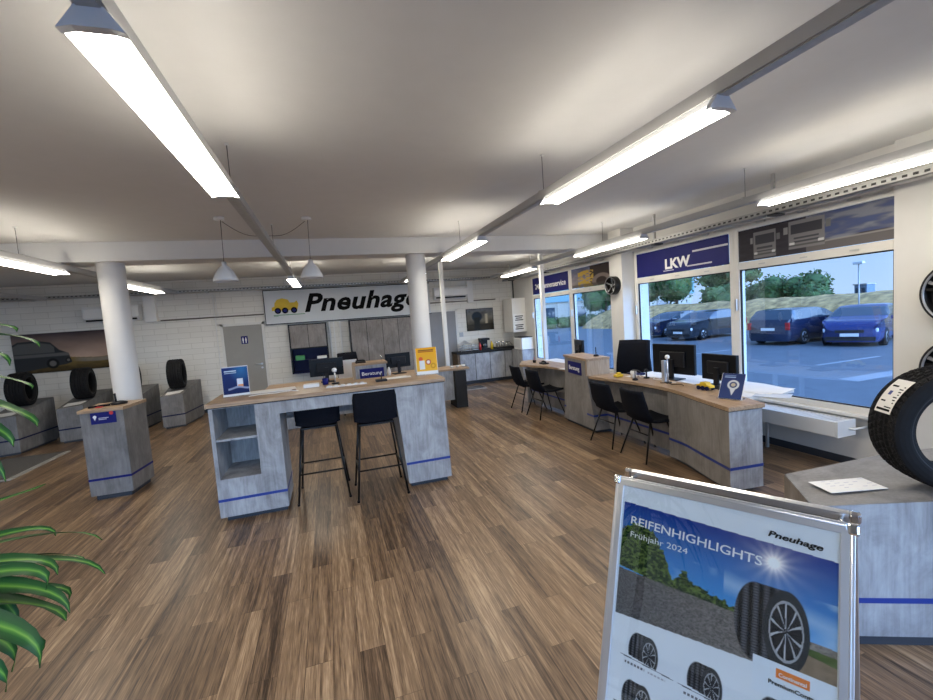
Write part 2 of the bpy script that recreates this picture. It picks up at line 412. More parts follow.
def window(n, axis, base, a0, a1, z0, z1, ztr, glass='window_glass', inward=-1):
    """fixed window in wall plane; axis 'y' runs along Y at X=base, 'x' along X at Y=base"""
    e = setting('window_%d' % n, (base, (a0 + a1) / 2, z0) if axis == 'y' else ((a0 + a1) / 2, base, z0))
    def bx(m, p0, p1, q0, q1, d0, d1, mat):
        if axis == 'y': m.box((base + d0, p0, q0), (base + d1, p1, q1), mat)
        else: m.box((p0, base + d0, q0), (p1, base + d1, q1), mat)
    s = -inward; t = .065
    f = MB(); D0, D1 = sorted((-.02 * s, .08 * s))
    for p0, p1, q0, q1 in ((a0, a0 + t, z0, z1), (a1 - t, a1, z0, z1), (a0 + t, a1 - t, z0, z0 + t), (a0 + t, a1 - t, z1 - t, z1)) + (((a0 + t, a1 - t, ztr, ztr + .09),) if ztr else ()):
        bx(f, p0, p1, q0, q1, D0, D1, 'frame_cream')
    f.build('window_frame', e, bevel=.004)
    g = MB(); D0, D1 = sorted((.03 * s, .036 * s))
    bx(g, a0 + t, a1 - t, z0 + t, ztr if ztr else z1 - t, D0, D1, glass); g.build('glass_pane', e)
    gk = MB(); D0, D1 = sorted((-.003 * s, .02 * s)); zt = ztr if ztr else z1 - t
    for p0, p1, q0, q1 in ((a0 + t, a0 + t + .012, z0 + t, zt), (a1 - t - .012, a1 - t, z0 + t, zt), (a0 + t, a1 - t, z0 + t, z0 + t + .012), (a0 + t, a1 - t, zt - .012, zt)):
        bx(gk, p0, p1, q0, q1, D0, D1, 'black_gap')
    gk.build('rubber_seal', e)
    if ztr:
        g = MB(); D0, D1 = sorted((.03 * s, .036 * s)); bx(g, a0 + t, a1 - t, ztr + .09, z1 - t, D0, D1, glass); g.build('upper_pane', e)
        if axis == 'y':
            h = MB()
            for q in (.22, .5, .78):
                yy = a0 + (a1 - a0) * q
                h.box((base - .045, yy - .05, z1 - .02), (base - .02, yy + .05, z1), 'steel'); h.box((base - .028, yy - .04, ztr + .035), (base - .02, yy + .04, ztr + .05), 'steel')
            h.build('hinge', e)
            MB().box((base - .05, a1 - .045, 1.62), (base - .02, a1 - .02, 1.76), 'steel').build('window_handle', e)
    return e
window(1, 'y', XR, 2.56, 4.25, .55, 2.66, 2.12)
window(2, 'y', XR, 4.25, 6.12, .55, 2.66, 2.12)
window(3, 'y', XR, 6.66, 8.14, .55, 2.66, 2.10)
window(4, 'y', XR, 8.14, 9.96, .55, 2.66, 2.10)
window(5, 'y', XR, -1.6, 1.75, .55, 2.66, None)
window(6, 'x', YF, -5.2, -2.8, .25, 2.7, None, inward=1)
window(7, 'x', YF, -2.8, -.35, .25, 2.7, None, inward=1)
window(8, 'x', YF, 0.0, 2.4, .25, 2.7, None, inward=1)
window(9, 'x', YF, 2.4, XR - .3, .25, 2.7, None, inward=1)
MB().box((4.86, 2.60, .525), (XR, 6.14, .552), 'frame_cream').build('trim_1', kind='structure')
MB().box((4.80, 6.47, .525), (XR, 9.96, .552), 'frame_cream').build('trim_2', kind='structure')
MB().box((4.88, 2.64, 2.66), (XR, 6.14, 2.70), 'plaster_cool').build('trim_3', kind='structure')

# doors on the back wall
def door(n, x0, x1, h, mat, handle_x, sign=None):
    e = setting('door_%d' % n, ((x0 + x1) / 2, YB, 0))
    lf = MB().box((x0, YB - .05, .01), (x1, YB - .005, h), mat).build('door_leaf', e, bevel=.003)
    f = MB(); f.box((x0 - .06, YB - .045, 0), (x0 - .004, YB - .001, h + .06), 'frame_cream').box((x1 + .004, YB - .045, 0), (x1 + .06, YB - .001, h + .06)).box((x0 - .06, YB - .045, h + .004), (x1 + .06, YB - .001, h + .06)); f.build('door_frame', e)
    k = MB(); k.cyl((handle_x, YB - .07, 1.02), .025, .025, 'steel', 16, 'y'); k.tube([(handle_x, YB - .06, 1.02), (handle_x, YB - .10, 1.02), (handle_x - .13, YB - .10, 1.02)], .009, 'steel')
    k.cyl((handle_x, YB - .06, .93), .022, .015, 'steel', 16, 'y'); k.build('door_handle', lf)
    return e
door(1, -2.31, -1.50, 1.95, 'door_grey', -1.57)
door(2, 2.45, 3.27, 1.95, 'door_blue_grey', 2.55)
t = thing('restroom_sign', (-1.89, YB - .05, 1.54), 'small navy restroom sign with two white figures on the grey door', 'sign')
MB().box((-1.955, YB - .056, 1.52), (-1.815, YB - .05, 1.70), 'navy').build('plate', t)
g = MB()
for x in (-1.915, -1.855):
    g = MB(); g.cyl((x, YB - .058, 1.655), .013, .002, 'white_ink', 12, 'y'); g.box((x - .016, YB - .058, 1.59), (x + .016, YB - .056, 1.64)); g.box((x - .010, YB - .058, 1.54), (x + .010, YB - .056, 1.59)); g.build('pictogram', t)

# ------------------------------------------------------------------ light rails and luminaires
def rail(x, y0, y1, wires, label):
    t = thing('light_rail', (x, y0, 2.70), label, 'light rail', 'suspended light rails')
    m = MB(); m.box((x - .038, y0, 2.70), (x + .038, y1, 2.76), 'trunking_grey'); m.box((x - .028, y0, 2.694), (x + .028, y1, 2.70), 'galvanised')
    m.build('trunking', t)
    for wy in wires:
        k = MB(); k.tube([(x, wy, 2.76), (x, wy, CEIL - .012)], .0025, 'slot_dark', 6); k.cyl((x, wy, CEIL - .012), .014, .012, 'white_metal', 12); k.box((x - .042, wy - .012, 2.75), (x + .042, wy + .012, 2.768), 'steel')
        k.build('suspension_wire', t)
rail(-.53, YF + .2, 10.4, (.9, 3.3, 5.7, 8.2), 'grey suspended light rail running over the bar counter and stools')
rail(1.77, YF + .2, 10.8, (.9, 3.25, 5.6, 8.1), 'grey suspended light rail running past the right white column')
rail(4.05, YF + .2, 10.4, (.9, 3.35, 5.7, 8.2), 'grey suspended light rail nearest the shop windows')
rail(-2.98, YF + .2, 10.6, (1.2, 3.6, 5.75, 8.3), 'grey suspended light rail passing the left white column')
rail(-5.25, YF + .2, 10.7, (1.2, 3.6, 5.9, 8.3), 'grey suspended light rail farthest to the left above the tyre plinths')
def luminaire(x, y0, label):
    t = thing('ceiling_strip_light', (x, y0 + .82, 2.60), label, 'ceiling light', 'strip lights on the rails')
    L = 1.64; y1 = y0 + L
    # housing: trapezoid above the glowing cover
    def sect(y, pr): return [(x + a, y, z) for a, z in pr]
    pr = [(-.085, 2.615), (-.035, 2.692), (.035, 2.692), (.085, 2.615)]
    for ya, yb, nm in ((y0, y0 + .03, 'end_cap'), (y1 - .03, y1, 'end_cap')):
        m = MB(); pc = [(-.080, 2.634), (-.034, 2.698), (.034, 2.698), (.080, 2.634), (.045, 2.643), (-.045, 2.643)]
        v = sect(ya, pc) + sect(yb, pc); n = len(pc)
        m.add(v, [(i, (i + 1) % n, n + (i + 1) % n, n + i) for i in range(n)] + [tuple(range(n - 1, -1, -1)), tuple(range(n, 2 * n))], 'lamp_housing'); m.build(nm, t)
    m = MB(); pc = [(-.038, 2.668), (-.032, 2.698), (.032, 2.698), (.038, 2.668)]
    v = sect(y0 + .03, pc) + sect(y1 - .03, pc); m.add(v, [(0, 1, 5, 4), (1, 2, 6, 5), (2, 3, 7, 6), (3, 0, 4, 7)], 'lamp_housing'); m.build('housing', t)
    m = MB(); pc = [(-.074, 2.638), (-.04, 2.646), (.04, 2.646), (.074, 2.638)]
    v = sect(y0 + .03, pc) + sect(y1 - .03, pc); m.add(v, [(0, 1, 5, 4), (1, 2, 6, 5), (2, 3, 7, 6)], 'lamp_glow')
    pc = [(-.074, 2.639), (-.038, 2.669)]; v = sect(y0 + .03, pc) + sect(y1 - .03, pc); m.add(v, [(0, 1, 3, 2)], 'lamp_glow_up')
    pc = [(.074, 2.639), (.038, 2.669)]; v = sect(y0 + .03, pc) + sect(y1 - .03, pc); m.add(v, [(0, 1, 3, 2)], 'lamp_glow_up')
    m.build('light_cover', t)
S = 3.26
luminaire(-.53, 1.46, 'large nearest strip light above the left of the room, cut by the top edge')
luminaire(-.53, 8.05, 'short looking strip light between the two white pendant shades')
luminaire(-.53, 1.46 - S, 'strip light on the bar counter rail behind the camera')
luminaire(1.77, 1.56, 'long strip light hanging over the open middle floor')
luminaire(1.77, 4.76, 'strip light just to the right of the right white column')
luminaire(1.77, 1.50 - S, 'strip light on the middle rail behind the camera')
luminaire(1.77, 8.02, 'far strip light mostly hidden behind the right white column')
luminaire(4.05, 1.55, 'strip light in front of the truck photo, running off the right edge')
luminaire(4.05, 4.80, 'strip light in front of the blue LKW sign window')
luminaire(4.05, 8.00, 'far strip light near the corner with the kitchen')
luminaire(4.05, 1.60 - S, 'strip light on the window rail behind the camera')
luminaire(-2.98, 4.88, 'strip light at the left edge, in front of the left column')
luminaire(-2.98, 8.08, 'strip light showing just right of the left column')
luminaire(-2.98, 1.60, 'strip light on the left column rail outside the view')
luminaire(-5.25, 3.60, 'strip light on the farthest left rail outside the view')
luminaire(-5.25, 0.30, 'second strip light on the farthest left rail outside the view')

# cable trays
def tray(name, pts, label):
    t = thing(name, pts[0], label, 'cable tray')
    m = MB(); (x0, y0, z0), (x1, y1, z1) = pts
    m.box((x0, y0, z0), (x1, y1, z0 + .006), 'galvanised')
    alongY = (y1 - y0) > (x1 - x0)
    if alongY:
        m.box((x0, y0, z0), (x0 + .006, y1, z1)); m.box((x1 - .006, y0, z0), (x1, y1, z1))
        k = y0 + .03
        while k < y1 - .05: m.box((x0 - .002, k, z0 + .022), (x0 + .001, k + .035, z0 + .042), 'slot_dark'); k += .07
    else:
        m.box((x0, y0, z0), (x1, y0 + .006, z1)); m.box((x0, y1 - .006, z0), (x1, y1, z1))
        k = x0 + .03
        while k < x1 - .05: m.box((k, y0 - .002, z0 + .02), (k + .035, y0 + .001, z0 + .038), 'slot_dark'); k += .075
    m.build('tray_channel', t)
    c = MB()
    for j in range(3):
        if alongY: c.tube([(x0 + .04 + j * .04, y0 + i * (y1 - y0) / 14, z0 + .014 + .004 * math.sin(i * 2.1 + j)) for i in range(15)], .008, 'slot_dark', 6)
        else: c.tube([(x0 + i * (x1 - x0) / 14, y0 + .04 + j * .04, z0 + .03 + .02 * abs(math.sin(i * 2.1 + j))) for i in range(15)], .01, 'slot_dark', 6)
    c.build('cable', t)
    if alongY:
        k = y0 + .8
        while k < y1:
            if not 6.5 < k < 7.15: b = MB(); b.box((x0 + .02, k, z0), (x0 + .05, k + .03, CEIL - .002), 'steel'); b.box((x0, k - .03, z0 - .02), (x1, k + .06, z0), 'slot_dark'); b.build('bracket', t)
            k += 1.75
    else:
        k = x0 + .6
        while k < x1: MB().box((k, y0 + .02, z0 - .02), (k + .04, YB - .002, z0), 'steel').build('bracket', t); k += 1.6
tray('cable_tray', ((4.54, YF + .2, 2.635), (4.68, 10.9, 2.695)), 'slotted metal cable tray running above the shop windows')
tray('cable_tray', ((XL + .05, 11.08, 2.755), (4.50, 11.24, 2.80)), 'metal cable tray with loose cables along the back wall')
m = MB(); m.tube([(-3.52, 11.27, 2.18), (-1.42, 11.27, 2.18)], .014, 'dark_pipe')
m.build('wall_pipe', label='thin brown pipe along the back wall above the grey restroom door', cat='pipe')
m = MB(); m.tube([(-2.45, 11.28, .05), (-2.45, 11.28, 2.70)], .01, 'white_plastic'); m.tube([(-2.40, 11.28, 2.16), (-2.40, 11.28, 2.70)], .008, 'white_plastic')
m.build('wall_conduit', label='thin white vertical conduit left of the grey restroom door', cat='pipe')
m = MB(); m.tube([(2.56, 11.27, 2.20), (4.46, 11.27, 2.20)], .014, 'dark_pipe')
m.build('wall_pipe', label='thin brown pipe on the back wall above the framed tower picture', cat='pipe')
MB().box((-3.78, 11.17, 2.16), (-3.56, 11.3, 2.72), 'white_plastic').build('wall_trunking', label='short white trunking box right of the left air conditioner', cat='trunking', bevel=.004)
MB().box((3.64, 11.2, 2.15), (3.80, 11.3, 2.72), 'white_plastic').build('wall_trunking', label='short white trunking box right of the air conditioner over the blue-grey door', cat='trunking', bevel=.004)

def aircon(x0, x1, z0, z1, label):
    t = thing('air_conditioner', ((x0 + x1) / 2, YB, z0), label, 'air conditioner')
    m = MB(); y = YB - .22
    pr = [(YB, z0), (YB, z1), (y + .03, z1), (y, z1 - .05), (y, z0 + .09), (y + .07, z0)]
    v = [(x0, a, b) for a, b in pr] + [(x1, a, b) for a, b in pr]; n = len(pr)
    m.add(v, [(i, n + i, n + (i + 1) % n, (i + 1) % n) for i in range(n)] + [tuple(range(n)), tuple(range(2 * n - 1, n - 1, -1))], 'white_plastic'); m.build('casing', t)
    MB().box((x0 + .05, y + .005, z0 + .02), (x1 - .05, y + .06, z0 + .055), 'black_gap').build('air_outlet', t)
    MB().box((x0 + .02, y - .004, z0 + .10), (x1 - .02, y, z1 - .07), 'white_plastic').build('front_flap', t)
aircon(-4.85, -3.85, 2.22, 2.55, 'white wall air conditioner partly behind the left column')
aircon(2.70, 3.60, 2.28, 2.58, 'white wall air conditioner above the blue-grey back door')

# pendants
def pendant(x, label):
    y = 5.36
    t = thing('pendant_lamp', (x, y, 2.36), label, 'pendant lamp', 'white pendant lamps')
    MB().lathe([(.0001, 0), (.055, .004), (.05, .03), (.0001, .03)], (x, y, CEIL - .032), 'white_metal', 24).build('ceiling_rose', t)
    MB().tube([(x + .012, y, CEIL - .03), (x, y, 2.56)], .003, 'slot_dark', 6).build('cord', t)
    MB().lathe([(.0001, .215), (.022, .215), (.026, .175), (.05, .155), (.09, .10), (.122, .03), (.128, 0), (.122, .002), (.116, .03), (.085, .095), (.045, .148), (.0001, .16)], (x, y, 2.36), 'white_metal', 40).build('lamp_shade', t)
    s = 1 if x < -.5 else -1
    c = MB(); pts = []
    for i in range(9):
        f = i / 8; pts.append((x + s * (.02 + .42 * f), y + .02, CEIL - .04 - .16 * math.sin(PI * min(f, .75) / 1.5) - .06 * f * 0))
    c.tube(pts, .003, 'slot_dark', 5); c.build('supply_cable', t)
pendant(-1.015, 'white bell pendant lamp left of the light rail')
pendant(-.125, 'white bell pendant lamp right of the light rail, above the counter')

# ------------------------------------------------------------------ large logo sign
t = thing('company_sign', (.5, YB, 1.93), 'large white wall sign with slanted black lettering and a yellow car emblem', 'sign')
sx0, sx1 = -1.38, 2.60; ys = YB - .07
MB().box((sx0, ys, 1.93), (sx1, YB, 2.72), 'sign_white').build('board', t, bevel=.005)
e = MB().box((sx0 - .012, ys - .006, 2.715), (sx1 + .012, YB, 2.735), 'black_metal').box((sx0 - .012, ys - .006, 1.915), (sx1 + .012, YB, 1.935)).box((sx0 - .014, ys - .006, 1.92), (sx0, YB, 2.73)); e.build('edge_strip', t)
M = frame_M((-.50, ys - .003, 2.185), (1, 0, 0), (0, 0, 1))
MB().text('Pneuhage', .60, M, 'black_ink', bold=.019, shear=.28, width=2.80, spacing=1.06).build('lettering', t)
l = MB(); yy = ys - .004
body = [(-1.17, 2.24), (-1.17, 2.32), (-1.11, 2.34), (-1.10, 2.42), (-1.04, 2.50), (-.92, 2.53), (-.80, 2.49), (-.76, 2.42), (-.66, 2.42), (-.60, 2.46), (-.57, 2.38), (-.60, 2.26), (-.62, 2.24)]
def slab(m, poly, y, th, mat):
    n = len(poly); v = [(a, y, b) for a, b in poly] + [(a, y + th, b) for a, b in poly]
    m.add(v, [tuple(range(n)), tuple(range(2 * n - 1, n - 1, -1))] + [(i, n + i, n + (i + 1) % n, (i + 1) % n) for i in range(n)], mat)
body = [(p[0] - .06, p[1]) for p in body]; slab(l, body, yy, .003, 'yellow_ink')
for i, cx in enumerate((-1.10, -.94, -.74)):
    l.cyl((cx, yy - .004, 2.235), .072, .004, 'black_ink', 24, 'y'); l.cyl((cx, yy - .006, 2.235), .04, .002, 'navy', 18, 'y')
l.box((-1.2, yy - .002, 2.125), (-.5, yy, 2.14), 'green_ink'); l.box((-1.2, yy - .002, 2.10), (-1.1, yy, 2.11), 'green_ink')
l.build('car_emblem', t)

# ------------------------------------------------------------------ back wall cupboards
t = thing('wall_cupboard', (-.47, YB, .0), 'dark framed wall unit with grey doors above a dark blue niche', 'cupboard')
y = YB - .34
m = MB(); m.box((-.90, y, .72), (-.87, YB, 1.89), 'black_metal').box((-.07, y, .72), (-.04, YB, 1.89)).box((-.90, y, 1.865), (-.04, YB, 1.89)).box((-.87, y + .02, 1.30), (-.07, YB, 1.325)).box((-.87, YB - .02, .72), (-.07, YB, 1.30), 'navy_dark').box((-.87, y + .02, .72), (-.07, YB, .75), 'navy_dark').box((-.87, y + .02, 1.02), (-.07, YB - .02, 1.035), 'navy_dark')
m.build('carcass', t)
MB().box((-.87, y + .015, 1.325), (-.07, YB - .025, 1.865), 'black_gap').build('inner_box', t)
for a, b in ((-.866, -.476), (-.464, -.074)): MB().box((a, y - .005, 1.328), (b, y + .012, 1.862), 'cabinet_grey').build('door', t)
MB().box((-.77, YB - .3, 1.137), (-.58, YB - .12, 1.225), 'green_ink').build('storage_box', label='green box in the blue niche of the wall unit', cat='box', loc=(-.68, YB - .2, 1.037))
MB().box((-.30, YB - .3, 1.14), (-.10, YB - .12, 1.18), 'paper').build('paper_tray', label='small white tray on the right of the blue niche', cat='tray')
bpy.data.objects.remove(bpy.data.objects['storage_box']); bpy.data.objects.remove(bpy.data.objects['paper_tray'])
MB().box((-.80, YB - .32, 1.035), (-.60, YB - .10, 1.14), 'green_ink').build('storage_box', label='green box in the blue niche of the wall unit', cat='box', bevel=.004)
MB().box((-.32, YB - .32, 1.035), (-.10, YB - .12, 1.09), 'paper').build('paper_stack', label='white paper stack on the right shelf of the blue niche', cat='paper')
m = MB(); m.box((-.86, 10.85, .45), (-.40, 11.25, .82), 'cabinet_grey').build('low_cabinet', label='low grey cabinet under the blue niche by the back wall', cat='cabinet', bevel=.004)
bpy.data.objects['low_cabinet'].location.z = 0
t = thing('tall_cupboard', (1.28, YB, 0), 'tall dark framed cupboard with four grey-brown doors beneath the big sign', 'cupboard')
m = MB(); m.box((.48, y, 0), (.51, YB - .025, 1.90), 'black_metal').box((2.06, y, 0), (2.09, YB - .025, 1.90)).box((.51, y, 1.875), (2.06, YB - .025, 1.90)).box((.51, y + .02, 0), (2.06, YB - .025, .06))
m.box((.51, y + .015, .06), (2.06, YB - .025, 1.875), 'black_gap'); m.build('carcass', t)
for i in range(4):
    a = .514 + i * .387; MB().box((a, y - .006, .065), (a + .375, y + .012, 1.872), 'cabinet_grey').build('door', t)
m = MB()
for x in (.02, .12, .27): m.box((x, YB - .035, 1.0), (x + .03, YB - .025, 1.90), 'white_plastic')
m.build('wall_mounted_duct', label='narrow white vertical cable ducts between the two cupboards', cat='cable duct')

# poster of an off-road car, framed pictures
def offroad(U, V):
    sky = lerp((.05, .04, .05), (.50, .34, .25), np.clip(V * 1.5, 0, 1)); sky = sky * (0.75 + .5 * fbm(U, V, 5, 4))[..., None]
    g = lerp((.26, .17, .05), (.05, .035, .015), np.clip((V - .6) * 2.6, 0, 1)) * (.5 + fbm(U, V, 18, 8))[..., None]
    hill = .62 - .07 * np.sin(U * 5 + 1) * (U > .3)
    im = np.where((V > hill)[..., None], g, sky)
    im = put(im, sstep(.05 - abs(V - hill - .06), .03) * sstep(U - .55, .1) * .5, (.30, .28, .26))
    # the car: seen three quarter from behind on the left
    roof = np.interp(U, [0, .05, .22, .33, .40, .48, .50], [.26, .19, .18, .24, .44, .54, .75]); bot = np.interp(U, [0, .1, .45, .5], [.98, .93, .82, .78])
    car = sstep(V - roof, .02) * sstep(bot - V, .02) * (U < .5)
    im = put(im, car, (.035, .037, .04))
    im = put(im, sstep(V - roof - .05, .02) * sstep(.50 - V, .02) * (U < .36) * car, (.11, .11, .105))
    im = put(im, car * sstep(V - .52, .02) * sstep(.60 - V, .02), (.13, .125, .12))
    for cx, cy, r in ((.33, .78, .13), (.47, .72, .06)):
        d = np.sqrt(((U - cx) * 2.35) ** 2 + (V - cy) ** 2); im = put(im, sstep(r - d, .02), (.012, .012, .012)); im = put(im, sstep(r * .55 - d, .02), (.15, .14, .13))
    return im
t = thing('wall_poster', (-5.3, YB - .03, 1.2), 'long wall poster of an off-road car in a sunset landscape', 'poster')
MB().box((-6.18, YB - .03, 1.25), (-4.25, YB, 2.07), 'black_gap').build('backing_board', t)
picture('print', (-6.18, YB - .0325, 2.07), (1, 0, 0), (0, 0, 1), 1.93, .82, 220, 100, offroad, t)
def rocket(U, V):
    im = lerp((.12, .13, .15), (.30, .25, .15), V) * (.35 + 1.0 * fbm(U, V, 5, 14))[..., None]
    im = im * (1 - .85 * sstep(V - .62, .25))[..., None]
    d = np.sqrt((U - .38) ** 2 + ((V - .36)) ** 2 * .7); im = put(im, sstep(.20 - d, .05), (.02, .03, .045))
    im = put(im, sstep(.11 - abs(U - .37), .05) * (V > .4), (.02, .022, .02)); im = put(im, sstep(.045 - abs(U - .74), .06) * (V > .25) * (V < .7) * .6, (.75, .65, .45))
    return im
t = thing('framed_picture', (3.97, YB, 1.38), 'dark moody picture of a tower in clouds above the kitchen cabinets', 'picture')
MB().box((3.585, YB - .03, 1.375), (4.365, YB, 1.975), 'black_metal').build('frame', t)
picture('print', (3.60, YB - .0325, 1.96), (1, 0, 0), (0, 0, 1), .75, .57, 80, 60, rocket, t)

# electrical cabinet in the corner
t = thing('wall_mounted_cabinet', (4.78, 10.7, 1.28), 'beige wall cabinet with two printed notices in the kitchen corner', 'cabinet')
MB().box((4.57, 10.42, 1.28), (XR - .003, 11.02, 2.16), 'frame_cream').build('casing', t, bevel=.004)
for i, zc in enumerate((1.54, 1.31)):
    n_ = MB(); n_.box((4.59, 10.412, zc), (4.90, 10.42, zc + .21), 'paper')
    for k in range(3): n_.box((4.63 + .02 * (k % 2), 10.41, zc + .04 + k * .05), (4.86 - .03 * (k % 2), 10.412, zc + .065 + k * .05), 'black_ink')
    n_.build('notice', t)
m = MB(); m.tube([(4.75, 10.7, 2.16), (4.75, 10.7, 2.7)], .02, 'slot_dark'); m.build('conduit', t)

# ------------------------------------------------------------------ kitchen run
t = thing('kitchen_cabinet', (4.0, 11.0, 0), 'grey concrete-look base cabinet run with four doors and dark worktop', 'cabinet')
MB().box((3.16, 10.77, .09), (4.84, YB - .025, .82), 'black_gap').build('carcass', t)
MB().box((3.10, 10.745, 0), (3.16, YB - .025, .83), 'bark').build('side_panel', t)
MB().box((3.2, 10.83, 0), (4.84, YB - .025, .09), 'plinth_dark').build('kick_board', t)
for i in range(4):
    a = 3.175 + i * .415; MB().box((a, 10.75, .10), (a + .400, 10.77, .80), 'concrete_board').build('door', t)
MB().box((3.09, 10.72, .82), (4.86, YB - .025, .86), 'black_gap').build('worktop', t)
zk = .86
def cyl_thing(name, c, prof, mat, label, cat, group=None, seg=20):
    return MB().lathe(prof, c, mat, seg).build(name, label=label, cat=cat, group=group)
def tiers(name, x, yk, w, n, roof, label):
    t = thing(name, (x, yk, zk), label, 'rack')
    for i in range(n): MB().box((x - w, yk - .12, zk + .02 + i * .06), (x + w, yk + .12, zk + .03 + i * .06), 'steel').build('shelf', t)
    f = MB()
    for a in (-w, w):
        for b in (-.12, .12): f.tube([(x + a, yk + b, zk), (x + a, yk + b, zk + n * .06 + .02)], .006, 'steel', 6)
    f.build('frame', t)
    for i in range(n): MB().lathe([(.0001, 0), (.035, 0), (.04, .028), (.0001, .03)], (x - w * .4, yk, zk + .031 + i * .06), 'ceramic', 12).build('cup', label='pale cup standing in the ' + ('pointed-lid' if roof else 'small open') + ' rack on the kitchen worktop', cat='cup', group='cups in the kitchen racks')
    if roof: MB().lathe([(w * 1.2, 0), (.03, .08), (.0001, .10)], (x, yk, zk + n * .06 + .02), 'alu', 20).build('lid', t)
tiers('cup_rack', 3.40, 11.0, .14, 3, True, 'silver tiered cup rack with pointed lid at the left of the kitchen worktop')
tiers('cup_rack', 3.66, 11.02, .09, 3, False, 'small open metal cup rack left of the coffee machine')
t = thing('coffee_machine', (3.95, 11.0, zk), 'black coffee machine with side columns on the kitchen worktop', 'coffee machine')
MB().box((3.84, 10.9, zk), (4.06, 11.15, zk + .05), 'black_plastic').build('base', t, bevel=.005)
MB().box((3.84, 11.05, zk + .05), (4.06, 11.15, zk + .27), 'black_plastic').build('back_column', t)
MB().box((3.83, 10.88, zk + .25), (4.07, 11.15, zk + .31), 'black_plastic').build('brew_head', t, bevel=.008)
MB().lathe([(.0001, 0), (.05, 0), (.055, .08), (.04, .11), (.0001, .11)], (3.95, 10.96, zk + .05), 'car_glass', 20).build('coffee_pot', t)
cyl_thing('bottle', (3.80, 10.92, zk), [(.0001, 0), (.03, 0), (.03, .14), (.012, .17), (.012, .2), (.0001, .2)], 'red', 'dark red bottle left of the coffee machine', 'bottle')
cyl_thing('bottle', (4.13, 10.92, zk), [(.0001, 0), (.035, 0), (.035, .15), (.015, .19), (.015, .22), (.0001, .22)], 'yellow', 'yellow bottle right of the coffee machine', 'bottle')
t = thing('dish_rack', (4.45, 11.0, zk), 'wire dish rack over a black draining tray on the kitchen worktop', 'dish rack')
MB().box((4.22, 10.82, zk), (4.74, 11.15, zk + .035), 'black_plastic').build('drip_tray', t, bevel=.004)
m = MB()
for b in (10.86, 11.10):
    m.tube([(4.24, b, zk + .035), (4.24, b, zk + .17), (4.62, b, zk + .17), (4.70, b, zk + .06)], .006, 'chrome', 6)
for i in range(7): m.tube([(4.27 + i * .06, 10.86, zk + .05), (4.27 + i * .06, 10.86, zk + .15), (4.27 + i * .06, 11.10, zk + .15)], .004, 'chrome', 5)
m.build('wire_frame', t)
for i in range(4): MB().lathe([(.0001, 0), (.06, .002), (.065, .012), (.0001, .008)], (4.30 + i * .07, 10.98, zk + .105), 'ceramic', 18, 'x').build('plate', label='pale plate standing upright in the wire dish rack', cat='plate', group='plates in the dish rack')
MB().box((3.36, YB - .03, 1.24), (3.46, YB, 1.36), 'trunking_grey').build('wall_socket', label='small grey switch box on the wall right of the blue-grey door', cat='switch')
t = thing('side_cabinet', (4.75, 10.25, 0), 'grey base cabinet against the window wall in the kitchen corner', 'cabinet')
MB().box((4.58, 9.98, .08), (XR - .003, 10.62, .84), 'concrete_board').build('body', t, bevel=.003)
MB().box((4.62, 10.0, 0), (XR - .003, 10.6, .08), 'plinth_dark').build('kick_board', t)
t = thing('microwave_oven', (4.76, 10.25, .84), 'white microwave-sized appliance with dark top edge in the kitchen corner', 'appliance')
MB().box((4.60, 10.02, .845), (XR - .02, 10.52, 1.14), 'white_plastic').build('casing', t, bevel=.008)
MB().box((4.592, 10.14, .89), (4.60, 10.50, 1.10), 'sign_white').build('door', t)
MB().box((4.62, 10.04, 1.142), (XR - .04, 10.50, 1.16), 'black_plastic').build('top_grille', t)
t = thing('floor_mat', (3.05, 10.3, 0), 'small grey doormat in front of the blue-grey back door', 'mat')
MB().box((2.75, 10.0, 0), (3.55, 10.42, .012), 'mat_grey').build('pile', t)
MB().box((2.75, 9.95, 0), (3.55, 10.0, .01), 'mat_edge').build('edge_profile', t)

# ------------------------------------------------------------------ front bar counter
t = thing('bar_counter', (0, 5.05, 0), 'high blue-grey concrete-look bar counter with oak top and open shelves', 'counter')
yf = 4.72
# left cabinet: boards around the open shelves
xs0, xo0, xo1, xs1 = -1.18, -1.145, -.775, -.55; yb = 5.30
m = MB()
m.box((xs0, yf, .05), (xo0, yb, 1.09), 'concrete_board').box((xo1, yf, .05), (xs1, yb, 1.09)).box((xo0, yf, .05), (xo1, yb, .41)).box((xo0, yb - .02, .41), (xo1, yb, 1.09)).box((xo0, yf, 1.075), (xo1, yb, 1.09))
m.build('left_cabinet', t)
MB().box((xo0, yf + .01, .765), (xo1, yb - .02, .785), 'concrete_board').build('shelf', t)
MB().box((xs0 + .05, yf + .05, 0), (xs1 - .02, yb, .05), 'plinth_dark').build('kick_board', t)
m = MB().box((xs0 - .002, yf - .003, .20), (xs1 + .002, yf, .225), 'stripe_blue').box((xs1, yf, .20), (xs1 + .003, yb, .225)).box((xs0 - .003, yf, .20), (xs0, yb, .225)); m.build('blue_stripe', t)
# apron
MB().box((xs1, yf + .0, .965), (.62, yf + .03, 1.09), 'concrete_board').build('apron_panel', t)
MB().box((xs1, 5.30, .80), (.66, 5.34, 1.09), 'concrete_board').build('rear_panel', t)
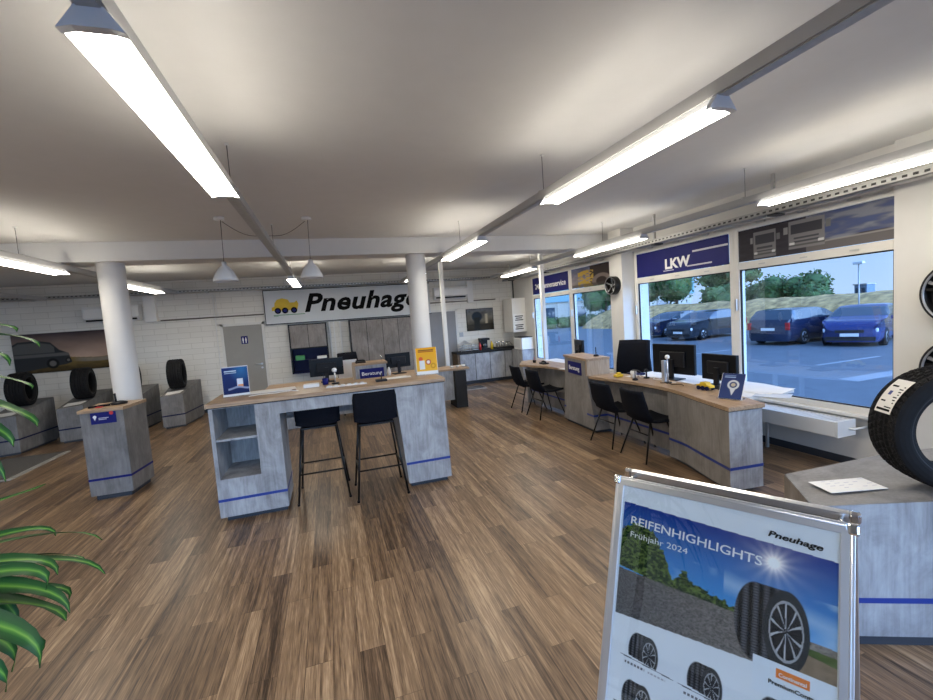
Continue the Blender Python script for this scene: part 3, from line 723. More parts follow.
# right cabinet: foot wider than it looks from the flared left side
m = MB(); v = [(.70, yf, .05), (1.19, yf, .05), (1.19, yb, .05), (.70, yb, .05), (.62, yf, 1.09), (1.17, yf, 1.09), (1.17, yb, 1.09), (.62, yb, 1.09)]
m.add(v, [(0, 3, 2, 1), (4, 5, 6, 7), (0, 1, 5, 4), (1, 2, 6, 5), (2, 3, 7, 6), (3, 0, 4, 7)], 'concrete_board'); m.build('right_cabinet', t)
MB().box((.73, yf + .05, 0), (1.15, yb, .05), 'plinth_dark').build('kick_board', t)
MB().box((.688, yf - .003, .25), (1.188, yf, .275), 'stripe_blue').box((1.186, yf, .25), (1.189, yb, .275)).build('blue_stripe', t)
MB().box((-1.20, yf - .02, 1.09), (1.19, 5.38, 1.128), 'oak_x').build('countertop', t, bevel=.002)
MB().box((-1.19, yf - .012, 1.082), (1.185, 5.36, 1.09), 'black_gap').build('shadow_joint', t)

t.location.y = 4.885; t.scale = (.965, 1, 1.0208)
# bar stools
def bar_stool(label):
    t = thing('bar_stool', (0, 0, 0), label, 'bar stool', 'bar stools at the counter')
    # shell: seat + back as one curved sheet, local: back faces -y
    nu, nv = 13, 17; V = []; F = []
    for j in range(nv):
        s = j / (nv - 1)
        if s < .45:
            q = s / .45; yy = .22 - .38 * q; zz = .775 + .01 * math.sin(q * PI)
            wd = .21 + .01 * q
        else:
            q = (s - .45) / .55; a = min(1, q * 2.2) * PI / 2
            yy = -.14 - .04 * math.sin(a) - .01 * q; zz = .765 + .05 * (1 - math.cos(a)) + .275 * q; wd = .22 - .015 * max(0, q - .8) * 5
        for i in range(nu):
            u = -1 + 2 * i / (nu - 1); bul = .05 * u * u
            V.append((u * wd, yy + (bul * .8 if s > .45 else 0), zz + (.0 if s > .6 else bul * .5)))
    for j in range(nv - 1):
        for i in range(nu - 1): a = j * nu + i; F.append((a, a + 1, a + nu + 1, a + nu))
    m = MB(); m.add(V, F, 'black_fabric', True); sh = m.build('seat_shell', t)
    md = sh.modifiers.new('s', 'SOLIDIFY'); md.thickness = .028; md.offset = 0
    for sx in (-1, 1):
        for sy in (-1, 1):
            k = MB(); k.tube([(sx * .17, sy * .13 - .02, .76), (sx * .255, sy * .25 - .02, 0.0)], .011, 'black_metal', 8); lo = k.build('leg', t); MB().cyl((sx * .255, sy * .25 - .02, 0), .014, .02, 'black_plastic', 10).build('foot_cap', lo)
    zb = .30; g = .255 - (.085 * zb / .76); h = .25 - (.12 * zb / .76)
    m = MB(); pts = [(-g, -h - .02, zb), (g, -h - .02, zb), (g, h - .02, zb), (-g, h - .02, zb), (-g, -h - .02, zb)]
    for a, b in zip(pts[:-1], pts[1:]): m.tube([a, b], .009, 'black_metal', 8)
    m.build('footrest', t)
    m = MB(); m.box((-.18, -.16, .745), (.18, .14, .762), 'black_metal').build('under_frame', t)
    return t
st = bar_stool('black bar stool pulled out, its back covering the counter apron')
st.location = (.385, 4.70, 0)
dup(st, (-.19, 4.90, 0), R(-1), 'black bar stool pushed under the counter beside the shelves')

# ------------------------------------------------------------------ desk (behind the bar)
t = thing('service_desk', (.6, 8.2, 0), 'long oak-topped service desk standing behind the bar counter', 'desk')
MB().box((-1.15, 8.28, .735), (2.62, 8.85, .77), 'oak_x').build('desktop', t)
MB().box((-1.10, 8.32, 0), (-.4, 8.8, .735), 'concrete_board').build('left_pedestal', t)
MB().box((2.28, 8.15, .0), (2.50, 8.65, .735), 'black_gap').build('right_pedestal', t)
MB().box((-.4, 8.30, .15), (2.28, 8.33, .735), 'concrete_board').build('modesty_panel', t)
t = thing('counter_box', (.65, 7.95, 0), 'oak-topped reception block with navy sign behind the bar counter', 'reception block')
MB().box((.38, 7.80, 0), (.92, 8.25, 1.06), 'concrete_board').build('body', t)
MB().box((.35, 7.78, 1.06), (.94, 8.27, 1.095), 'oak_x').build('top_board', t)
MB().box((.345, 7.775, .80), (.38, 8.25, 1.06), 'oak_z').build('side_board', t)
MB().box((.45, 7.785, .82), (.87, 7.80, 1.0), 'navy').build('sign_plate', t)
MB().text('Beratung', .085, frame_M((.485, 7.782, .885), (1, 0, 0), (0, 0, 1)), 'white_ink', bold=.001, width=.35).build('lettering', t)

def monitor(name, loc, rz, w, h, label, lift=.10, group=None):
    t = thing(name, (0, 0, 0), label, 'monitor', group)
    MB().box((-w / 2, -.022, lift), (w / 2, .022, lift + h), 'screen_black').build('screen', t, bevel=.006)
    MB().box((-w * .3, -.045, lift + h * .25), (w * .3, -.02, lift + h * .75), 'black_plastic').build('rear_cover', t, bevel=.01)
    MB().box((-.03, -.065, .01), (.03, -.04, lift + h * .5), 'black_plastic').build('stand_neck', t)
    MB().box((-.12, -.14, 0), (.12, .06, .012), 'black_plastic').build('stand_foot', t, bevel=.004)
    t.location = loc; t.rotation_euler = (0, 0, rz); return t
def office_chair(loc, rz, label, zt=1.22, w=.46):
    t = thing('office_chair', (0, 0, 0), label, 'office chair', 'black office chairs')
    V = []; F = []; n = 9; k = 9
    for j in range(k):
        q = j / (k - 1); z = .62 + (zt - .62) * q
        for i in range(n):
            u = -1 + 2 * i / (n - 1); V.append((u * w / 2 * (1 - .18 * q), .20 + .05 * q - .05 * u * u - .05 * math.sin(q * PI), z))
    for j in range(k - 1):
        for i in range(n - 1): a = j * n + i; F.append((a, a + 1, a + n + 1, a + n))
    b = MB(); b.add(V, F, 'black_fabric', True); o = b.build('backrest', t); md = o.modifiers.new('s', 'SOLIDIFY'); md.thickness = .05; md.offset = 0
    MB().lathe([(.0001, .45), (.22, .45), (.24, .49), (.22, .53), (.0001, .54)], (0, 0, 0), 'black_fabric', 24).build('seat', t)
    MB().tube([(0, 0, .08), (0, 0, .46)], .03, 'black_metal', 10).build('gas_lift', t)
    MB().box((-.03, .18, .46), (.03, .24, .75), 'black_plastic').build('back_bar', t)
    for i in range(5):
        a = 2 * PI * i / 5; m = MB(); m.tube([(0, 0, .10), (.28 * math.cos(a), .28 * math.sin(a), .07)], [.025, .015], 'black_plastic', 8); lo = m.build('castor_leg', t); m = MB(); m.cyl((.28 * math.cos(a) - .012, .28 * math.sin(a), .03), .03, .024, 'black_plastic', 12, 'x'); m.build('castor_wheel', lo)
    for s in (-1, 1):
        m = MB(); m.tube([(s * .22, .1, .5), (s * .27, .05, .55), (s * .27, 0, .68)], .014, 'black_plastic', 8); m.box((s * .27 - .03, -.12, .68), (s * .27 + .03, .12, .705)); m.build('armrest', t)
    t.location = loc; t.rotation_euler = (0, 0, rz); return t
monitor('computer_monitor', (-.10, 8.45, .77), R(0), .60, .32, 'black monitor behind the counter, in front of the blue niche', .11)
monitor('computer_monitor', (1.24, 8.55, .77), R(8), .50, .28, 'black monitor left of the right column, behind a white bottle', .12)
office_chair((.35, 9.1, 0), R(10), 'black office chair behind the service desk, beside the blue niche')

# items on and behind the bar
_b0 = set(bpy.data.objects)
def leaflet_holder(x, y, z, w, h, rz, lean, fn, label, base_mat='clear_acrylic', txt=None, nx=40, ny=56):
    t = thing('leaflet_holder', (0, 0, 0), label, 'leaflet holder')
    L = R(lean); up = (0, math.sin(L), math.cos(L))
    MB().box((-w / 2 - .01, -.02, 0), (w / 2 + .01, .10, .006), base_mat).build('foot', t)
    m = MB(); a = Vector((0, 0, .006)); U = Vector(up) * h
    b = [Vector((-w / 2 - .004, 0, .006)), Vector((w / 2 + .004, 0, .006))]; q = [b[0] + U, b[1] + U]; d = Vector((0, math.cos(L), -math.sin(L))) * .006
    v = [b[0], b[1], q[1], q[0]]; v += [p + d for p in v]; m.add(v, [(0, 1, 2, 3), (7, 6, 5, 4), (0, 4, 5, 1), (1, 5, 6, 2), (2, 6, 7, 3), (3, 7, 4, 0)], 'paper'); m.build('board', t)
    o = Vector((-w / 2, 0, .006)) + U - Vector((0, .0015, 0)); picture('print', o, (1, 0, 0), up, w, h, nx, ny, fn, t)
    if txt:
        m = MB()
        for s, tx, ty, sz, mt in txt:
            o2 = Vector((-w / 2, 0, .006)) + Vector(up) * (h * (1 - ty)) + Vector((w * tx, 0, 0)) - Vector((0, .003, 0))
            m.text(s, sz, frame_M(o2, (1, 0, 0), up), mt, ext=.0003)
        m.build('lettering', t)
    t.location = (x, y, z); t.rotation_euler = (0, 0, rz); return t
def f_blue(U, V):
    im = lerp((.01, .03, .16), (.005, .012, .07), V)
    im = im + (np.clip(.5 - np.sqrt((U - .75) ** 2 + (V - .12) ** 2), 0, 1) * .6)[..., None] * np.array((.05, .4, .7))
    im = put(im, (abs(U - .67) < .12) & (abs(V - .58) < .15), (.65, .72, .8)); im = put(im, (abs(U - .67) < .10) & (abs(V - .67) < .04), (.75, .3, .1))
    im = put(im, sstep(.03 - abs(V - .74 - .03 * np.sin(U * 8)), .02) * (U > .2), (.25, .3, .45)); im = put(im, V > .93, (.7, .72, .75)); im = put(im, V < .03, (.7, .72, .75))
    for k in range(2): im = put(im, (abs(V - .16 - .06 * k) < .015) & (U > .1) & (U < .55), (.55, .7, .8))
    return im
leaflet_holder(-.985, 5.10, 1.128, .235, .30, R(8), 8, f_blue, 'dark blue leaflet holder at the left end of the bar counter')
def f_orange(U, V):
    im = lerp((.85, .40, .01), (.80, .46, .05), V)
    for k, c in ((.10, (.15, .05, .02)), (.16, (.4, .1, .02))): im = put(im, (abs(V - k) < .02) & (U > .12) & (U < .85), c)
    d = lambda a, b: np.sqrt((U - a) ** 2 + ((V - b) * 1.25) ** 2)
    im = put(im, sstep(.10 - d(.22, .42), .02), (.75, .12, .03)); im = put(im, (abs(U - .28) < .13) & (abs(V - .64) < .16), (.75, .75, .72))
    im = put(im, sstep(.13 - d(.58, .55), .02), (.55, .08, .03)); im = put(im, sstep(.08 - d(.58, .55), .02), (.85, .75, .6)); im = put(im, sstep(.03 - abs(d(.8, .7) - .1), .02), (.6, .3, .02))
    im = put(im, V > .88, (.8, .8, .78)); return im
leaflet_holder(1.09, 5.12, 1.128, .24, .31, R(-6), 8, f_orange, 'orange leaflet holder at the right end of the bar counter')
def sheets(name, x, y, z, w, d, n, rz, label, mat='paper', jitter=.03):
    t = thing(name, (x, y, z), label, 'papers')
    for i in range(n):
        r = rz + random.uniform(-.2, .2) * (1 if i else 0); c, s = math.cos(r), math.sin(r); ox, oy = x + random.uniform(-jitter, jitter), y + random.uniform(-jitter, jitter)
        P = [(ox + c * a - s * b, oy + s * a + c * b) for a, b in ((-w / 2, -d / 2), (w / 2, -d / 2), (w / 2, d / 2), (-w / 2, d / 2))]
        MB().prism(P, z + .0002 + i * .0022, z + .002 + i * .0022, mat).build('sheet', t)
    return t
sheets('papers', -.66, 5.22, 1.128, .42, .22, 5, .15, 'loose white papers beside the dark blue leaflet holder', jitter=.05)
t = thing('cable', (-.6, 5.0, 1.128), 'white cable lying on the counter in front of the papers', 'cable')
MB().tube([(-.84, 4.95, 1.132), (-.75, 5.0, 1.132), (-.6, 4.98, 1.132), (-.45, 5.03, 1.132), (-.38, 4.97, 1.132)], .004, 'white_plastic', 6).build('cord', t)
# sample strip (row of small pale squares) on the bar
t = thing('sample_strip', (.0, 4.98, 1.128), 'pale strip of small samples lying on the middle of the bar counter', 'sample strip')
MB().box((-.08, 4.93, 1.128), (.34, 5.0, 1.136), 'frame_cream').build('base', t)
for i in range(6): MB().box((-.065 + i * .067, 4.94, 1.136), (-.025 + i * .067, 4.99, 1.148), 'ceramic').build('sample', t)
MB().box((-.32, 5.12, 1.128), (-.16, 5.22, 1.165), 'paper').build('card_box', label='small white card box left of the monitor on the counter', cat='box', bevel=.003)
def phone_stand(x, y, z, label, h=.2):
    t = thing('card_terminal_stand', (x, y, z), label, 'stand')
    MB().lathe([(.0001, 0), (.045, 0), (.04, .012), (.0001, .014)], (x, y, z), 'black_plastic', 18).build('base', t)
    MB().tube([(x, y, z + .01), (x, y, z + h)], .008, 'alu', 8).build('pole', t)
    MB().lathe([(.0001, 0), (.022, .005), (.028, .025), (.02, .045), (.0001, .05)], (x, y, z + h), 'white_plastic', 14).build('head', t)
phone_stand(.02, 5.22, 1.128, 'slim pole stand with white head in front of the monitor', .13)
t = thing('pen_pot', (-.09, 5.25, 1.128), 'dark pen pot on the counter near the card box', 'pen pot')
MB().lathe([(.0001, 0), (.03, 0), (.033, .07), (.029, .07), (.027, .006), (.0001, .006)], (-.09, 5.25, 1.128), 'navy', 16).build('pot', t)
for i in range(3): MB().tube([(-.09 + .01 * i - .01, 5.25, 1.136), (-.10 + .018 * i, 5.25 + .01 * i, 1.25)], .004, 'black_plastic', 6).build('pen', t)
t = thing('desk_phone', (.52, 5.0, 1.128), 'small black wire stand in front of the navy sign on the counter', 'pen holder')
MB().box((.46, 4.95, 1.128), (.58, 5.05, 1.15), 'black_plastic').build('base', t, bevel=.004)
MB().tube([(.52, 5.0, 1.15), (.53, 5.0, 1.22)], .006, 'black_plastic', 6).build('pen', t)
t.name = 'pen_holder'
sheets('papers', .72, 5.12, 1.128, .26, .14, 3, .1, 'white papers between the navy sign and the orange leaflet')
MB().lathe([(.0001, 0), (.03, 0), (.034, .08), (.02, .13), (.012, .16), (.0001, .16)], (1.03, 8.36, .77), 'white_plastic', 16).build('spray_bottle', label='white bottle standing before the right black monitor', cat='bottle')
t = thing('paper_board', (.28, 8.8, 0), 'white paper board leaning on the desk before the tall cupboard', 'board')
MB().box((.10, 8.66, .77), (.46, 8.675, 1.12), 'paper').build('sheet', t)
t = thing('desk_lamp', (.45, 8.0, 1.095), 'black telephone lying on top of the reception block behind the bar', 'telephone')
t.name = 'telephone'
MB().box((.40, 7.92, 1.095), (.58, 8.08, 1.12), 'black_plastic').build('base', t, bevel=.006)
MB().tube([(.41, 8.0, 1.13), (.44, 8.0, 1.14), (.54, 8.0, 1.14), (.57, 8.0, 1.13)], .014, 'black_plastic', 8).build('handset', t)
MB().lathe([(.0001, 0), (.02, 0), (.004, .01), (.004, .05), (.025, .10), (.022, .10), (.0001, .055)], (.86, 7.95, 1.095), 'clear_acrylic', 16).build('glass', label='small stemmed glass on the reception block behind the bar', cat='glass')
# bowls at the end of the service desk
for i, x in enumerate((2.30, 2.42, 2.54)):
    t = thing('bowl', (x, 8.45, .77), 'small white bowl on the end of the service desk beside the orange leaflet', 'bowl', 'white bowls on the desk end')
    MB().lathe([(.0001, 0), (.025, 0), (.05, .04), (.046, .04), (.024, .008), (.0001, .006)], (x, 8.45, .77), 'ceramic', 18).build('dish', t)
    MB().lathe([(.0001, .03), (.03, .026), (.038, .02)], (x, 8.45, .77), 'yellow', 12).build('filling', t)

for o in [o for o in bpy.data.objects if o not in _b0 and o.parent is None and o.location.y < 5.6]:
    o.location.x *= .965; o.location.y *= .965; o.location.z += .0235
# ------------------------------------------------------------------ left kiosk
_b1 = set(bpy.data.objects)
t = thing('display_kiosk', (-2.6, 6.35, 0), 'angular grey kiosk with oak top in front of the left column', 'kiosk')
poly = [(-2.83, 6.13), (-2.42, 6.13), (-2.37, 6.62), (-2.86, 6.66)]
low = [(-2.79, 6.16), (-2.45, 6.16), (-2.41, 6.6), (-2.83, 6.63)]
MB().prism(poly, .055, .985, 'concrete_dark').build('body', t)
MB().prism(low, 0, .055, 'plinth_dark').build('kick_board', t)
MB().prism([(-2.845, 6.115), (-2.41, 6.115), (-2.355, 6.635), (-2.875, 6.675)], .985, 1.02, 'oak_x').build('top_board', t, bevel=.002)
def grow(P, d):
    cx = sum(p[0] for p in P) / len(P); cy = sum(p[1] for p in P) / len(P); return [(p[0] + d * (1 if p[0] > cx else -1), p[1] + d * (1 if p[1] > cy else -1)) for p in P]
MB().prism(grow(poly, .003), .225, .25, 'navy').build('blue_stripe', t)
m = MB().box((-2.73, 6.122, .855), (-2.49, 6.13, .98), 'navy'); m.build('sign_plate', t)
m = MB(); m.cyl((-2.69, 6.118, .935), .017, .004, 'white_ink', 14, 'y'); m.add([(-2.704, 6.119, .928), (-2.69, 6.119, .895), (-2.676, 6.119, .928)], [(0, 1, 2)], 'white_ink')
m.box((-2.655, 6.119, .915), (-2.56, 6.121, .922), 'soft_ink').box((-2.655, 6.119, .90), (-2.58, 6.121, .907), 'soft_ink'); m.cyl((-2.53, 6.118, .965), .02, .003, 'red', 14, 'y'); m.build('sign_symbols', t)
t = thing('tyre_gauge', (-2.55, 6.40, 1.02), 'black round device with an upright stick on the kiosk', 'device')
MB().lathe([(.0001, 0), (.08, 0), (.085, .02), (.04, .035), (.0001, .035)], (-2.55, 6.40, 1.02), 'black_plastic', 24).build('base', t)
MB().tube([(-2.58, 6.40, 1.05), (-2.585, 6.40, 1.15)], .012, 'black_plastic', 8).build('stick', t)
t = thing('lanyard', (-2.72, 6.28, 1.02), 'dark strap with red tag on the left of the kiosk top', 'strap')
MB().tube([(-2.80, 6.25, 1.03), (-2.74, 6.30, 1.03), (-2.68, 6.30, 1.03), (-2.62, 6.33, 1.03)], .012, 'black_fabric', 8).build('strap', t)
MB().box((-2.72, 6.22, 1.021), (-2.66, 6.26, 1.03), 'red').build('tag', t)
for o in [o for o in bpy.data.objects if o not in _b1 and o.parent is None]:
    if o.get('category') == 'kiosk': o.scale = (1, 1, 1.03)
    o.location.x *= .965; o.location.y *= .965; o.location.z = 0 if o.location.z < .1 else 1.052
MB().lathe([(.159, 0), (.159, .03), (.155, .03)], (-2.63, 6.88, 0), 'black_gap', 40).build('trim_4', kind='structure')

# ------------------------------------------------------------------ tyres
def tyre_mesh(Rr, rin, w, na, detail, directional=False):
    prof = []  # (x, r, tread flag)
    half = w / 2
    prof.append((-half * .62, rin, 0)); prof.append((-half * .80, rin + .006, 0)); prof.append((-half * .93, rin + .025, 0))
    H = Rr - rin
    prof.append((-half * 1.0, rin + H * .40, 0)); prof.append((-half * 1.0, rin + H * .58, 0)); prof.append((-half * .97, Rr - .028, 0)); prof.append((-half * .90, Rr - .012, 0))
    nt = detail
    tread = []
    for i in range(nt + 1):
        x = -half * .84 + half * 1.68 * i / nt; tread.append((x, Rr - .010 * abs(x / half) ** 3 - .002, 1))
    prof += tread + [(-p[0], p[1], 0) for p in reversed(prof)]
    gro = [-.46, -.16, .16, .46]
    V = []; F = []; n = len(prof); mi = []
    for k in range(na):
        t = 2 * PI * k / na
        for x, r, tr in prof:
            u = x / half
            if tr:
                g = min(abs(u - q) for q in gro)
                if g < .055: r -= .008
                elif directional:
                    ph = (k + abs(u) * 9) % 6
                    if ph < 1.1: r -= .007
                    elif (k * 2 + int(abs(u) * 20)) % 5 == 0: r -= .003
                elif abs(u) > .5:
                    if k % 5 == 0: r -= .006
            V.append((x, r * math.cos(t), r * math.sin(t)))
    for k in range(na):
        for i in range(n - 1):
            a = k * n + i; b = ((k + 1) % na) * n + i; F.append((a, b, b + 1, a + 1)); 
    # inner liner
    o = len(V); il = [(-half * .62, rin), (-half * .86, rin + H * .3), (-half * .80, Rr - .022), (half * .80, Rr - .022), (half * .86, rin + H * .3), (half * .62, rin)]
    m2 = len(il)
    for k in range(na):
        t = 2 * PI * k / na
        for x, r in il: V.append((x, r * math.cos(t), r * math.sin(t)))
    for k in range(na):
        for i in range(m2 - 1):
            a = o + k * m2 + i; b = o + ((k + 1) % na) * m2 + i; F.append((a, a + 1, b + 1, b))
    return V, F, n
def tyre(Rr, rin, w, na, detail, label, directional=False, group=None):
    t = thing('tyre', (0, 0, 0), label, 'tyre', group)
    V, F, n = tyre_mesh(Rr, rin, w, na, detail, directional)
    m = MB(); m.add([(x, y, z + Rr) for x, y, z in V], F, 'rubber', False); o = m.build('casing', t)
    # raised rings on the side walls
    for s in (-1, 1):
        MB().lathe([(rin + .03, 0), (rin + .034, s * .003), (rin + .037, 0)], (s * w / 2 * .955, 0, Rr), 'rubber_side', 64, 'x').build('bead_ring', t)
    return t
G = 'display tyres on the back row of plinths'
ty = tyre(.305, .185, .265, 100, 14, 'display tyre on the plinth nearest the restroom door', group=G)
ty.location = (-3.06, 10.35, .74); ty.rotation_euler.z = R(6)

# plinths of the back row
def plinth(x0, y0, label, sh=0.0):
    t = thing('tyre_plinth', (0, 0, 0), label, 'plinth', 'back row of tyre plinths')
    P = [(0, 0), (.36, .10), (.45, 1.10), (-.05 - sh, 1.10)]
    zt = [.645, .665, .83, .83]
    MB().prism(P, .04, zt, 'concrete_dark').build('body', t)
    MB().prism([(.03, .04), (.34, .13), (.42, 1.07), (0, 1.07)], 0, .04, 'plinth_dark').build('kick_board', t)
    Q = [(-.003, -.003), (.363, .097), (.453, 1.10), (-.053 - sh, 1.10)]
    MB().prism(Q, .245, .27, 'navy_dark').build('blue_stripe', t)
    m = MB(); m.add([(.06, .08, .664), (.30, .14, .678), (.33, .36, .713), (.04, .30, .700)], [(0, 1, 2, 3)], 'paper'); m.build('info_sheet', t)
    t.location = (x0, y0, 0); return t
P4 = plinth(-3.25, 9.84, 'grey plinth nearest the restroom door, carrying a tyre')
P2 = dup(P4, (-4.83, 9.70, 0), None, 'grey plinth seen between the kiosk and the leftmost plinth')
P3 = dup(P4, (-4.03, 9.76, 0), None, 'grey plinth mostly hidden behind the left column')
P1 = dup(P4, (-5.52, 9.13, 0), R(2), 'leftmost grey plinth standing behind the dark floor mat')
dup(ty, (-4.60, 10.25, .735), R(9), 'display tyre on the plinth just left of the kiosk, under the poster')
dup(ty, (-3.87, 10.35, .74), R(8), 'display tyre half hidden behind the left column')
dup(ty, (-5.34, 9.85, .76), R(8), 'leftmost display tyre, with a green leaf crossing in front')
for o in [o for o in bpy.data.objects if o.get('category') == 'tyre']:
    o.rotation_euler.x = R(8)
t = thing('floor_mat', (-5.2, 8.3, 0), 'large dark floor mat with pale metal edge at the left of the tyre plinths', 'mat')
MB().box((-6.4, 7.55, 0), (-4.42, 8.95, .015), 'mat_grey').build('pile', t)
MB().box((-4.42, 7.50, 0), (-4.34, 8.95, .012), 'mat_edge').box((-6.4, 7.5, 0), (-4.42, 7.55, .012), 'mat_edge').build('edge_profile', t)

# ------------------------------------------------------------------ near right plinth and large tyre
t = thing('tyre_plinth', (2.8, 1.6, 0), 'large grey plinth at the right edge carrying the big winter tyre', 'plinth')
P = [(2.20, 1.49), (2.78, 1.225), (3.45, 1.0), (3.75, 1.55), (3.2, 1.75), (2.50, 1.85)]
zt = [.735, .755, .80, .80, .76, .725]
MB().prism(P, .06, zt, 'concrete_board').build('body', t)
cx, cy = 2.95, 1.5
MB().prism([(cx + (p[0] - cx) * .93, cy + (p[1] - cy) * .93) for p in P], 0, .06, 'plinth_dark').build('kick_board', t)
MB().prism([(cx + (p[0] - cx) * 1.004, cy + (p[1] - cy) * 1.008) for p in P], .235, .262, 'stripe_blue').build('blue_stripe', t)
MB().add([(2.196, 1.488, .062), (2.497, 1.852, .062), (2.497, 1.852, .722), (2.196, 1.488, .733)], [(1, 0, 3, 2)], 'cabinet_grey').build('side_panel', t)
m = MB(); Pt = [(p[0], p[1], z + .0015) for p, z in zip(P, zt)]; m.add(Pt, [tuple(range(6))], 'concrete_taupe'); m.build('top_surface', t)
big = tyre(.308, .195, .215, 300, 24, 'big black winter tyre with a paper label on its tread at the right edge', True)
# tread label
lab = MB(); V = []; F = []; na = 16
a0, a1 = R(14), R(50); rr = .3092
for i in range(na + 1):
    a = a0 + (a1 - a0) * i / na
    for x in (-.065, .045): V.append((x, rr * math.cos(a), rr * math.sin(a) + .308))
for i in range(na): F.append((2 * i, 2 * i + 1, 2 * i + 3, 2 * i + 2))
lab.add(V, F, 'paper', True)
def onlab(x0, x1, f0, f1, mat):
    v = []
    for f in (f0, f1):
        a = a0 + (a1 - a0) * f
        for x in (x0, x1): v.append((x, (rr + .0012) * math.cos(a), (rr + .0012) * math.sin(a) + .308))
    lab.add(v, [(0, 1, 3, 2)], mat)
onlab(-.055, .035, .06, .12, 'black_ink'); onlab(-.055, -.01, .15, .18, 'black_ink')
for i in range(7): onlab(-.055, -.045 + .008 * (i % 3), .28 + i * .08, .31 + i * .08, 'black_ink')
onlab(-.005, .015, .5, .62, 'stripe_blue'); onlab(-.01, .03, .75, .8, 'black_ink'); onlab(.0, .03, .3, .34, 'black_ink')
lab.build('tread_label', big, label='cream paper label with black print')
big.location = (2.88, 1.31, .768); big.rotation_euler = (R(2), 0, R(60))
t = sheets('info_sheet', 2.58, 1.57, .752, .30, .15, 1, -.28, 'white information sheet lying on the big tyre plinth')
m = MB()
c, s = math.cos(-.28), math.sin(-.28)
def lp(a, b): return (2.58 + c * a - s * b, 1.57 + s * a + c * b, .7546)
for i in range(5):
    for j in range(4):
        if random.random() < .75:
            a = -.11 + i * .05; b = -.05 + j * .03; m.add([lp(a, b), lp(a + random.uniform(.015, .035), b), lp(a + .03, b + .006), lp(a, b + .006)], [(0, 1, 2, 3)], 'soft_ink')
m.build('print_marks', t)
# wheel rims on the wall
def rim(x, y, z, r, label, spokes=5):
    t = thing('alloy_wheel', (x, y, z), label, 'wheel', None)
    m = MB(); m.lathe([(r, .0), (r, -.10), (r * .93, -.11), (r * .88, -.04), (r * .86, 0)], (x, y, z), 'black_metal', 48, 'x'); m.cyl((x - .02, y, z), r * .86, .02, 'black_gap', 40, 'x'); m.build('rim_barrel', t)
    m = MB(); m.lathe([(r * .94, -.108), (r * .90, -.112), (r * .88, -.10)], (x, y, z), 'wheel_alloy', 48, 'x'); m.build('rim_lip', t)
    for k in range(spokes):
        a = 2 * PI * k / spokes + .3
        for d in (-.13, .13):
            m = MB(); p = lambda rr_, aa, xx: (x + xx, y + rr_ * math.cos(aa), z + rr_ * math.sin(aa)); w_ = .05
            v = [p(r * .14, a - .35, -.06), p(r * .14, a + .35, -.06), p(r * .88, a + d + w_, -.09), p(r * .88, a + d - w_, -.09)]; v += [(q[0] + .02, q[1], q[2]) for q in v]
            m.add(v, [(3, 2, 1, 0), (4, 5, 6, 7), (0, 1, 5, 4), (1, 2, 6, 5), (2, 3, 7, 6), (3, 0, 4, 7)], 'wheel_alloy' if d > 0 else 'black_metal'); m.build('spoke', t)
    MB().cyl((x - .075, y, z), r * .17, .02, 'wheel_alloy', 20, 'x').build('hub_cap', t)
    return t
rim(4.86, 2.09, 1.70, .27, 'black and silver alloy wheel hung on the wall at the right edge, upper one')
rim(4.86, 2.09, 1.07, .27, 'black and silver alloy wheel on the right wall, lower one above the big tyre')
rim(4.70, 6.33, 2.13, .155, 'small black alloy wheel hung on the white pier between the windows')

# ------------------------------------------------------------------ signs and photos in the window transoms
def yM(y, z, off): return frame_M((XR - .024 + off, y, z), (0, -1, 0), (0, 0, 1), (-1, 0, 0))
def wsign(name, y0, y1, z0, z1, label):
    t = thing(name, (XR - .02, (y0 + y1) / 2, z0), label, 'sign')
    MB().box((XR - .02, y0, z0), (XR - .006, y1, z1), 'navy').build('panel', t); return t
t = wsign('window_sign', 4.33, 6.05, 2.215, 2.59, 'navy window sign reading LKW with two pale stripes')
MB().text('LKW', .20, frame_M((XR - .0225, 5.42, 2.285), (0, -1, 0), (0, 0, 1), (-1, 0, 0)), 'white_ink', bold=.008, width=.48).build('lettering', t)
for a, b, c, d in ((4.33, 4.90, 2.455, 2.48), (4.58, 5.00, 2.265, 2.285), (5.25, 5.46, 2.250, 2.262)): MB().box((XR - .0215, a, c), (XR - .02, b, d), 'soft_ink').build('stripe', t)
t = wsign('window_sign', 8.21, 9.89, 2.20, 2.59, 'navy window sign with white writing behind the thin white post')
MB().text('24h-Pannenservice', .17, frame_M((XR - .0225, 9.75, 2.32), (0, -1, 0), (0, 0, 1), (-1, 0, 0)), 'white_ink', bold=.003, width=1.44).build('lettering', t)
